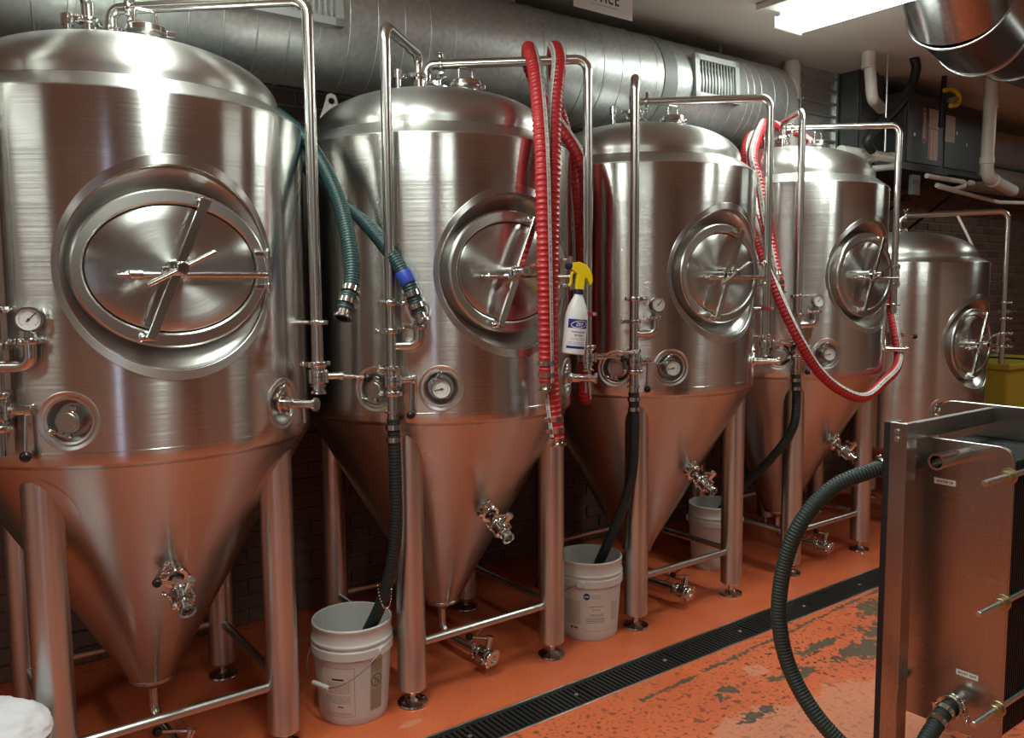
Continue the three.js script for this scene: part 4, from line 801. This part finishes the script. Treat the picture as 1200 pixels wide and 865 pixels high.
// ---------------------------------------------------------------- plate heat exchanger
{
  const t = thing('plate_heat_exchanger', 'stainless plate heat exchanger with tie rods and port stickers', 'heat exchanger', [0.55, 0, 0]);
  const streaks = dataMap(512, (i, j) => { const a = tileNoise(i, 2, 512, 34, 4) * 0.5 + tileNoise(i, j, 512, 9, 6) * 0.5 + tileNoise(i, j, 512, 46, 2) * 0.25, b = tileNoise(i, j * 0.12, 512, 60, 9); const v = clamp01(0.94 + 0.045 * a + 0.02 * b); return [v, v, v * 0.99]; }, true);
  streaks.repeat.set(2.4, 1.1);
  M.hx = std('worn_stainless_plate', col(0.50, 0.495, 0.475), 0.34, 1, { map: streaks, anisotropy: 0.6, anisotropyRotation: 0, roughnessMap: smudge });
  M.rubber = std('black_rubber', col(0.01, 0.01, 0.011), 0.6); M.brass = std('yellowed_zinc', col(0.5, 0.42, 0.25), 0.35, 1);
  const zl = 1.60, zr = 2.07, zc = (zl + zr) / 2 - 0.0, top = 1.175;
  // front post: a channel section, its foot on the floor
  const post = new THREE.Shape(); post.moveTo(0, 0); post.lineTo(0.07, 0); post.lineTo(0.07, 0.075); post.lineTo(0, 0.075); post.lineTo(0, 0.0);
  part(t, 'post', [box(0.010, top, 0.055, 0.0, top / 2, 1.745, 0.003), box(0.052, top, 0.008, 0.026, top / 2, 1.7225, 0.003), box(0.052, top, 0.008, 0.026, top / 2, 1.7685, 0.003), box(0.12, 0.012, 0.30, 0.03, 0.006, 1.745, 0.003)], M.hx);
  part(t, 'edge_strip', box(0.03, top - 0.004, 0.022, 0.016, top / 2, 1.706, 0.003), M.black);
  part(t, 'bolt', cyl(V(-0.004, 1.125, 1.742), V(-0.011, 1.125, 1.742), 0.009, 6), M.satin); part(t, 'bolt', cyl(V(-0.004, 1.148, 1.742), V(-0.011, 1.148, 1.742), 0.009, 6), M.satin);
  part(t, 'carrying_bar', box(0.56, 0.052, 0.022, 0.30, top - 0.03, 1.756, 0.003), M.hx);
  const plate = (w, h, r) => { const s = new THREE.Shape(); s.moveTo(-w / 2, 0); s.lineTo(w / 2, 0); s.lineTo(w / 2, h - r); s.quadraticCurveTo(w / 2, h, w / 2 - r, h); s.lineTo(-w / 2 + r, h); s.quadraticCurveTo(-w / 2, h, -w / 2, h - r); s.lineTo(-w / 2, 0); return s; };
  const pg = (w, h, r, d, x, y, z) => new THREE.ExtrudeGeometry(plate(w, h, r), { depth: d, bevelEnabled: true, bevelSize: 0.002, bevelThickness: 0.002, bevelSegments: 2, curveSegments: 10 }).rotateY(Math.PI / 2).translate(x, y, z);
  const px = 0.15;
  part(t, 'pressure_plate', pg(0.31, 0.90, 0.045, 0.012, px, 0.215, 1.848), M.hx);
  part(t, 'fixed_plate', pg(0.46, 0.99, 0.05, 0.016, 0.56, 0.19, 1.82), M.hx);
  part(t, 'plate_pack', () => { const o = []; for (let k = 0; k < 26; k++) o.push(plainBox(0.006, 0.84, 0.29, px + 0.03 + k * 0.0142, 0.65, 1.845)); return o; }, M.rubber).userData.kind = 'stuff';
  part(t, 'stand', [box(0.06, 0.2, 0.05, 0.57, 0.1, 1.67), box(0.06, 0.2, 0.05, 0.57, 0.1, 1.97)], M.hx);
  for (const y of [1.035, 0.66, 0.335]) {
    const z = 1.995, r = sub(t, 'tie_rod');
    part(r, 'rod', cyl(V(-0.005, y, z), V(0.62, y, z), 0.0095, 14), M.satin);
    part(r, 'nut', cyl(V(px - 0.028, y, z), V(px - 0.004, y, z), 0.019, 6), M.brass); part(r, 'washer', cyl(V(px - 0.005, y, z), V(px, y, z), 0.024, 20), M.brass);
    const z2 = y === 0.66 ? 1.672 : 1.705, r2 = sub(t, 'tie_rod'); part(r2, 'rod', cyl(V(0.115, y, z2), V(0.62, y, z2), 0.0095, 14), M.satin); part(r2, 'nut', cyl(V(px - 0.028, y, z2), V(px - 0.004, y, z2), 0.019, 6), M.brass);
  }
  // ports: open stub and hose stub at the top, hose port at the bottom
  part(t, 'port_stub', aim(lathe([[0.0185, 0.0], [0.0225, 0.0], [0.0225, 0.15], [0.024, 0.152], [0.024, 0.158], [0.0185, 0.158], [0.0185, 0.04], [0, 0.04]], 24), V(px, 1.075, 1.862), V(-1, 0, 0)), M.pol);
  part(t, 'port_stub', aim(lathe([[0, 0], [0.0225, 0.0], [0.0225, 0.05], [0, 0.05]], 24), V(px, 1.03, 1.70), V(-1, 0, 0)), M.pol);
  part(t, 'port_stub', aim(lathe([[0, 0], [0.024, 0.0], [0.024, 0.05], [0.034, 0.052], [0.034, 0.062], [0, 0.062]], 24), V(px, 0.315, 1.885), V(-1, 0, 0)), M.pol);
  clampRing(t, V(px - 0.062, 0.315, 1.885), V(-1, 0, 0), V(0, 0.3, 1), 1.15);
  const sticker = (txt) => std('printed_sticker', col(0.92, 0.92, 0.92), 0.5, 0, { map: print(256, 72, (x, w, h) => { x.fillStyle = '#eeeae6'; x.fillRect(0, 0, w, h); x.strokeStyle = '#b9b3ae'; x.lineWidth = 4; x.strokeRect(2, 2, w - 4, h - 4); x.fillStyle = '#171515'; x.font = 'bold 42px sans-serif'; x.textAlign = 'center'; x.fillText(txt, w / 2, 52); }) });
  const face = (w, h, y, z, m) => { const g = new THREE.PlaneGeometry(w, h).rotateY(-Math.PI / 2).translate(px - 0.0032, y, z); part(t, 'sticker', g, m); };
  face(0.066, 0.019, 0.985, 1.815, sticker('WATER IN')); face(0.066, 0.019, 0.405, 1.905, sticker('WORT OUT'));
  // the hose: upper port behind the post, wide loop, back to the lower port
  const o = 0.55, hz = [V(o + px - 0.05, 1.03, 1.70), V(o + px - 0.16, 1.015, 1.665), V(0.44, 0.965, 1.60), V(0.355, 0.86, 1.55), V(0.315, 0.72, 1.52), V(0.29, 0.55, 1.525), V(0.295, 0.40, 1.57), V(0.31, 0.27, 1.68), V(0.36, 0.19, 1.80), V(0.43, 0.20, 1.875), V(0.52, 0.265, 1.885), V(o + px - 0.10, 0.305, 1.885), V(o + px - 0.066, 0.315, 1.885)];
  hose('brewing_hose', 'thick grey-green ribbed hose looping from the heat exchanger', 'hose', hz, 0.0235, M.hoseGrey, { pitch: 0.010, amp: 0.0014 });
}

// ---------------------------------------------------------------- ducts overhead
const spangle = dataMap(512, (i, j) => { const a = tileNoise(i, j, 512, 20, 3), b = tileNoise(i, j, 512, 55, 7), c = tileNoise(i, j, 512, 6, 2); const v = clamp01(0.90 + 0.035 * Math.sign(a) * Math.min(1, Math.abs(a) * 3) + 0.025 * b + 0.05 * c); return [v, v, v]; }, true);
spangle.repeat.set(2.2, 2.2);
const galvRough = dataMap(256, (i, j) => { const v = clamp01(0.88 + 0.08 * tileNoise(i, j, 256, 9, 3) + 0.05 * tileNoise(i, j, 256, 37, 8)); return [v, v, v]; });
galvRough.repeat.set(2, 2);
M.galv = std('galvanised_steel', col(0.66, 0.67, 0.66), 0.52, 0.9, { map: spangle, roughnessMap: galvRough });
M.galvTape = std('grey_duct_mastic', col(0.20, 0.205, 0.20), 0.6, 0.3);
M.sheetDark = std('dark_sheet_metal', col(0.075, 0.08, 0.08), 0.42, 0.4);
M.shinyDuct = std('new_galvanised_steel', col(0.60, 0.60, 0.61), 0.22, 1, { map: spangle });
M.grille = std('grey_grille', col(0.36, 0.37, 0.36), 0.5, 0.3);
{
  const cy = 2.735, cz = -0.45, r = 0.272, x0 = X0 + 0.05, x1 = 2.80;
  const t = thing('spiral_duct', 'large spiral ventilation duct hung above the tanks', 'duct');
  part(t, 'tube', aim(lathe([[0, 0], [r, 0], [r, 0.5], [r, (x1 - x0) / 2], [r, x1 - x0 - 0.03], [r - 0.03, x1 - x0], [0, x1 - x0]], 72), V(x0, cy, cz), V(1, 0, 0)), M.galv);
  const seam = memo('duct_seam', () => torus(V(0, 0, 0), V(1, 0.0, 0.16), r * 1.004, 0.0042, 5, 56));
  for (let x = -1.9; x < 2.72; x += 0.128) { if (Math.abs(x - 1.66) < 0.1) continue; const m = part(t, 'seam_ridge', seam, M.galv); m.position.set(x, cy, cz); }
  part(t, 'coupling_band', aim(lathe([[r + 0.001, -0.055], [r + 0.005, -0.05], [r + 0.005, 0.05], [r + 0.001, 0.055]], 60), V(1.62, cy, cz), V(1, 0, 0)), M.galvTape);
  for (const x of [-1.3, 0.75, 2.35]) part(t, 'hanger_strap', [aim(lathe([[r + 0.001, -0.014], [r + 0.003, -0.012], [r + 0.003, 0.012], [r + 0.001, 0.014]], 60), V(x, cy, cz), V(1, 0, 0)), plainBox(0.026, CEIL - cy - r + 0.01, 0.004, x, (CEIL + cy + r) / 2, cz)], M.galv);
  for (const [xa, xb] of [[1.80, 2.18], [-0.86, -0.32]]) {   // supply grilles on the duct's front
    const g = sub(t, 'supply_grille'), w = xb - xa, h = 0.24, tilt = 0.06, cx = (xa + xb) / 2, gy = cy + 0.03, gz = cz + r - 0.012;
    const put = (q) => q.rotateX(-tilt).translate(cx, gy, gz);
    part(g, 'frame', [put(plainBox(w, 0.03, 0.035, 0, h / 2 - 0.015, 0.01)), put(plainBox(w, 0.03, 0.035, 0, -h / 2 + 0.015, 0.01)), put(plainBox(0.035, h, 0.035, -w / 2 + 0.017, 0, 0.01)), put(plainBox(0.035, h, 0.035, w / 2 - 0.017, 0, 0.01))], M.grille);
    part(g, 'throat', put(plainBox(w - 0.05, h - 0.04, 0.004, 0, 0, -0.004)), M.black);
    const n = Math.round((w - 0.07) / 0.025);
    for (let k = 0; k < n; k++) part(g, 'slat', put(plainBox(0.005, h - 0.055, 0.012, -w / 2 + 0.044 + k * (w - 0.088) / (n - 1), 0, 0.012)), M.grille);
  }
}
// round elbow and branch duct at the ceiling
{
  const t = thing('round_duct_elbow', 'shiny round metal duct elbow at the ceiling', 'duct'), r = 0.25;
  const A = onZ(1108, -70, 0.92), B = onZ(1124, 4, 0.84), C = onZ(1150, 34, 0.74), D = onZ(1188, 46, 0.60), E = V(7.0, D.y + 0.02, 0.45);
  const segs = [[A, B, 1.0], [B, C, 0.985], [C, D, 0.97], [D, E, 0.955]];
  segs.forEach(([a, b, k], i) => {
    const d = b.clone().sub(a), L = d.length(), rr = r * k;
    part(t, i === 3 ? 'branch_tube' : 'gore', aim(lathe([[rr, -0.03], [rr, L * 0.5], [rr, L + 0.03]], 56), a.clone(), d), M.shinyDuct);
    if (i < 3) part(t, 'bead', torus(b, d.clone().normalize().add(segs[i + 1][1].clone().sub(segs[i + 1][0]).normalize()), rr * 1.012, 0.008, 8, 56), M.shinyDuct);
  });
}
// ribbed return duct and dark plenum behind it
{
  M.ribbed = std('bright_galvanised_steel', col(0.74, 0.75, 0.74), 0.40, 0.85, { map: spangle });
  const t = thing('ribbed_duct', 'galvanised duct drop with raised horizontal ribs behind the white pipe', 'duct');
  part(t, 'body', box(0.40, 0.62, 0.26, 3.36, CEIL - 0.31, -0.56, 0.004), M.ribbed);
  for (let k = 0; k < 7; k++) part(t, 'rib', box(0.398, 0.022, 0.03, 3.36, CEIL - 0.05 - k * 0.085, -0.425, 0.008), M.ribbed);
  part(t, 'corner_flange', box(0.03, 0.62, 0.04, 3.565, CEIL - 0.31, -0.43, 0.003), M.ribbed);
}
solo('plenum_box', 'dark sheet metal plenum between the ribbed duct and the air handler', 'plenum', [box(0.32, 0.62, 0.5, 3.755, CEIL - 0.31, -0.52, 0.006), box(0.016, 0.6, 0.02, 3.62, CEIL - 0.31, -0.27, 0.002)], M.sheetDark);
{
  const t = thing('air_handler', 'dark grey air handler with labels and a red badge on a black shelf', 'air handler');
  const zf = -0.10, x0 = 3.93, x1 = 5.06, y0 = 2.45, y1 = 2.95, xm = 4.44;
  part(t, 'cabinet', box(x1 - x0, y1 - y0, 0.6, (x0 + x1) / 2, (y0 + y1) / 2, zf - 0.31, 0.006), M.sheetDark);
  part(t, 'access_panel', box(xm - x0 - 0.03, y1 - y0 - 0.03, 0.012, (x0 + xm) / 2, (y0 + y1) / 2, zf - 0.006, 0.004), M.sheetDark);
  part(t, 'access_panel', box(x1 - xm - 0.12, y1 - y0 - 0.06, 0.012, (xm + x1) / 2 - 0.02, (y0 + y1) / 2 - 0.015, zf - 0.006, 0.004), M.sheetDark);
  for (const [x, y] of [[4.03, 2.66], [4.64, 2.73], [4.80, 2.66]]) part(t, 'latch', cyl(V(x, y, zf - 0.002), V(x, y, zf + 0.006), 0.014, 16), M.satin);
  const flat = (name, w, h, x, y, m) => part(t, name, plainBox(w, h, 0.002, x, y, zf + 0.0015), m);
  M.badge = std('red_badge_print', col(0.9, 0.9, 0.9), 0.4, 0, { map: print(64, 320, (x, w, h) => { x.fillStyle = '#32383a'; x.fillRect(0, 0, w, h); x.fillStyle = '#a8323a'; x.beginPath(); x.moveTo(32, 4); x.arc(32, 32, 28, Math.PI, 0); x.lineTo(60, 288); x.arc(32, 288, 28, 0, Math.PI); x.closePath(); x.fill(); x.strokeStyle = '#e0c8c6'; x.lineWidth = 4; x.stroke(); x.save(); x.translate(32, 160); x.rotate(Math.PI / 2); x.fillStyle = '#e8d8d4'; x.font = 'bold 46px sans-serif'; x.textAlign = 'center'; x.fillText('GOODMAN', 0, 16); x.restore(); }) });
  M.tag1 = std('warning_sticker', col(0.9, 0.9, 0.9), 0.5, 0, { map: print(128, 128, (x, w, h) => { x.fillStyle = '#cfb7ad'; x.fillRect(0, 0, w, h); smallPrint(x, 8, 8, 112, 9, 13, 3, '#bb9d92'); }) });
  M.tag2 = std('striped_sticker', col(0.9, 0.9, 0.9), 0.5, 0, { map: print(128, 256, (x, w, h) => { x.fillStyle = '#ddc9c0'; x.fillRect(0, 0, w, h); x.fillStyle = '#b5525a'; x.fillRect(8, 0, 12, h); x.fillStyle = '#c58c88'; x.fillRect(58, 0, 14, h); x.fillRect(96, 0, 8, h); }) });
  M.tag3 = std('rating_sticker', col(0.9, 0.9, 0.9), 0.5, 0, { map: print(128, 256, (x, w, h) => { x.fillStyle = '#cfcac2'; x.fillRect(0, 0, w, h); smallPrint(x, 10, 12, 108, 18, 13, 7, '#aaa49c'); }) });
  flat('badge', 0.055, 0.25, 4.165, 2.735, M.badge); flat('sticker', 0.145, 0.135, 4.305, 2.795, M.tag1); flat('sticker', 0.13, 0.22, 4.30, 2.612, M.tag2); flat('sticker', 0.14, 0.19, 4.545, 2.75, M.tag3);
}
{
  const t = thing('wall_shelf', 'black steel shelf carrying the air handler', 'shelf');
  part(t, 'board', box(1.75, 0.03, 0.72, 4.30, 2.432, -0.45, 0.003), M.black); part(t, 'front_angle', box(1.0, 0.045, 0.02, 3.98, 2.424, -0.08, 0.002), M.black);
  for (const x of [3.6, 4.5, 5.1]) part(t, 'bracket', [box(0.03, 0.45, 0.03, x, 2.2, Z0 + 0.03, 0.002), cyl(V(x, 2.0, Z0 + 0.03), V(x, 2.42, -0.2), 0.012)], M.black);
  part(t, 'junction_plate', box(0.11, 0.14, 0.03, 4.08, 2.31, -0.11, 0.003), M.galvTape);
}
// white plastic drain pipes
function pvc(label, pts, r, fittings, bend = 0.07) {
  const t = thing('drain_pipe', label, 'pipe', [0, 0, 0], 'white plastic pipes by the air handler');
  part(t, 'tube', pipe(pts, r, bend, 20), M.pvc);
  for (const [a, b, m] of fittings) part(t, m ? 'primer_ring' : 'coupling', cyl(a, b, r * (m ? 1.03 : 1.16), 24, 0.002), m ?? M.pvc);
  return t;
}
{
  const x = 3.04, z = -0.42;
  pvc('thick white pipe dropping straight from the ceiling beside the ribbed duct', [V(x, CEIL, z), V(x, 2.15, z)], 0.048, [[V(x, CEIL - 0.02, z), V(x, CEIL - 0.25, z)], [V(x, CEIL - 0.262, z), V(x, CEIL - 0.25, z), M.purple]]);
  const a = onZ(1018, 72, 0.0), b = onZ(1022, 116, 0.0);
  pvc('white pipe turning under the ceiling in front of the dark plenum', [V(a.x, CEIL, 0), V(b.x, b.y, 0), V(b.x + 0.32, b.y, -0.12)], 0.036, [[V(a.x, CEIL, 0), V(a.x, CEIL - 0.1, 0)], [V(b.x, b.y + 0.16, 0), V(b.x, b.y + 0.152, 0), M.purple]]);
  const c = onZ(1160, 150, 0.2), d = onZ(1160, 208, 0.2);
  pvc('white pipe turning the corner over the last tank', [V(c.x, CEIL, 0.2), V(c.x - 0.02, d.y, 0.2), V(c.x + 0.6, d.y - 0.05, 0.12)], 0.043, [[V(c.x, CEIL - 0.16, 0.2), V(c.x, CEIL - 0.24, 0.2)], [V(c.x - 0.02, d.y + 0.14, 0.2), V(c.x - 0.02, d.y + 0.09, 0.2)], [V(c.x + 0.1, d.y - 0.012, 0.19), V(c.x + 0.13, d.y - 0.014, 0.186)]], 0.10);
  const e = onZ(985, 178, -0.1), f = onZ(1045, 187, -0.1);
  pvc('capped white pipe lying level behind the dome with the red coil', [e, f], 0.042, [[f.clone().lerp(e, 0.55), f.clone().lerp(e, 0.38)], [f.clone().lerp(e, 0.04), f]]);
  const g1 = onZ(1010, 199, -0.05), h1 = onZ(1050, 195, -0.05);
  pvc('thin white pipe lying level under the capped pipe', [g1, h1], 0.020, [[h1.clone().lerp(g1, 0.12), h1]]);
  const q = (u, v, z = 0.0) => onZ(u, v, z);
  pvc('thin white pipe run with a return bend below the shelf', [q(1086, 206), q(1140, 215), q(1117, 222), q(1098, 217)], 0.017, [[q(1136, 214), q(1140, 215)]], 0.02);
  pvc('thin white pipe sloping away below the shelf', [q(1100, 219), q(1170, 237), q(1205, 238)], 0.015, []);
  const r0 = onZ(1040, 84, 0.05), rod = V(r0.x, CEIL, 0.05);
  solo('threaded_rod', 'thin threaded rod hanging from the ceiling before the plenum', 'rod', cyl(rod, V(r0.x, 2.46, 0.05), 0.006, 8), M.satin);
  solo('insulated_line', 'black insulated refrigerant line curving down from the ceiling', 'pipe', sweep(spline([onZ(1072, 40, 0.1).setY(CEIL), onZ(1074, 78, 0.1), onZ(1066, 105, 0.08), onZ(1044, 132, 0.04), onZ(1026, 152, 0.02), onZ(1016, 166, 0.0), onZ(1022, 176, -0.02)], 0.02), 0.03, 12), M.black);
  solo('insulated_line', 'thinner black line beside the thick insulated line', 'pipe', sweep(spline([onZ(1076, 92, 0.06), onZ(1062, 122, 0.05), onZ(1040, 146, 0.02), onZ(1020, 160, -0.02)], 0.02), 0.009, 8), M.black);
  // yellow gas connector and its black fitting
  const y0 = onZ(1118, 112, 0.0), t = thing('gas_connector', 'yellow coated gas connector curled above the air handler', 'connector');
  part(t, 'tube', sweep(spline([onZ(1107, 106, 0), onZ(1116, 105, 0), onZ(1124, 112, 0.02), onZ(1123, 121, 0.02), onZ(1114, 124, 0.02)], 0.01), 0.016, 10), M.yellow);
  part(t, 'nut', cyl(onZ(1114, 118, 0.03), onZ(1119, 116, 0.03), 0.022, 6), M.brass);
  part(t, 'drop', cyl(V(onZ(1106, 110, -0.02).x, CEIL, -0.02), V(onZ(1104, 110, -0.02).x, 2.72, -0.02), 0.018), M.black);
  // ducts passing behind on the right
  solo('round_duct', 'dull metal duct running behind the corner pipe', 'duct', aim(lathe([[0.16, 0], [0.16, 2.2]], 40), V(5.25, 2.78, -0.45), V(1, 0, 0.0)), M.galv);
  solo('round_duct', 'lower pale duct running behind the corner pipe', 'duct', aim(lathe([[0.11, 0], [0.11, 2.2]], 36), V(5.25, 2.50, -0.40), V(1, 0, 0.0)), M.galv);
}
{ // sign hung in front of the duct
  const z = -0.12, a = onZ(672, 3, z), b = onZ(741, 25, z), w = b.x - a.x, h = 0.27, cx = (a.x + b.x) / 2, y = b.y + h / 2 - 0.0;
  M.sign = std('printed_sign', col(0.9, 0.9, 0.9), 0.45, 0, { map: print(512, 384, (x, W, H) => { x.fillStyle = '#e6dfe0'; x.fillRect(0, 0, W, H); x.fillStyle = '#1d191a'; x.font = 'bold 104px sans-serif'; x.textAlign = 'center'; x.save(); x.translate(W / 2, 312); x.scale(0.92, 1.25); x.fillText('SPACE', 0, 0); x.restore(); smallPrint(x, 140, 334, 240, 1, 12, 3, '#8b8182'); }) });
  const t = thing('warning_sign', 'white sign reading SPACE hung below the ceiling', 'sign');
  part(t, 'plate', new RoundedBoxGeometry(w, h, 0.004, 2, 0.002).translate(cx, y, z), M.white);
  part(t, 'printed_face', new THREE.PlaneGeometry(w - 0.008, h - 0.008).translate(cx, y, z + 0.0026), M.sign);
  for (const s of [-1, 1]) part(t, 'hanging_wire', cyl(V(cx + s * w * 0.4, y + h / 2 - 0.012, z - 0.003), V(cx + s * w * 0.4, Math.max(CEIL, y + h / 2 + 0.005), z - 0.003), 0.0015, 6), M.wire);
}
{ // yellow plastic crate beside the last tank
  const c = onZ(1195, 470, 0.1), t = thing('plastic_crate', 'yellow plastic crate with a black strap beyond the shorter tank', 'crate');
  M.yellowDull = std('dull_yellow_plastic', col(0.42, 0.33, 0.03), 0.5);
  const x0 = 4.75, w = 0.95, top = 1.0, y0 = 0.0;
  part(t, 'body', [box(w, top, 0.5, x0 + w / 2, top / 2, 0.05, 0.03)], M.yellowDull); part(t, 'rim', box(w + 0.04, 0.05, 0.54, x0 + w / 2, top - 0.02, 0.05, 0.015), M.yellowDull);
  part(t, 'strap', [box(0.05, top - 0.02, 0.02, x0 + 0.5, top / 2, 0.312, 0.004), box(0.05, 0.016, 0.56, x0 + 0.5, top + 0.008, 0.05, 0.004)], M.black);
}

renderer.render(scene, camera);
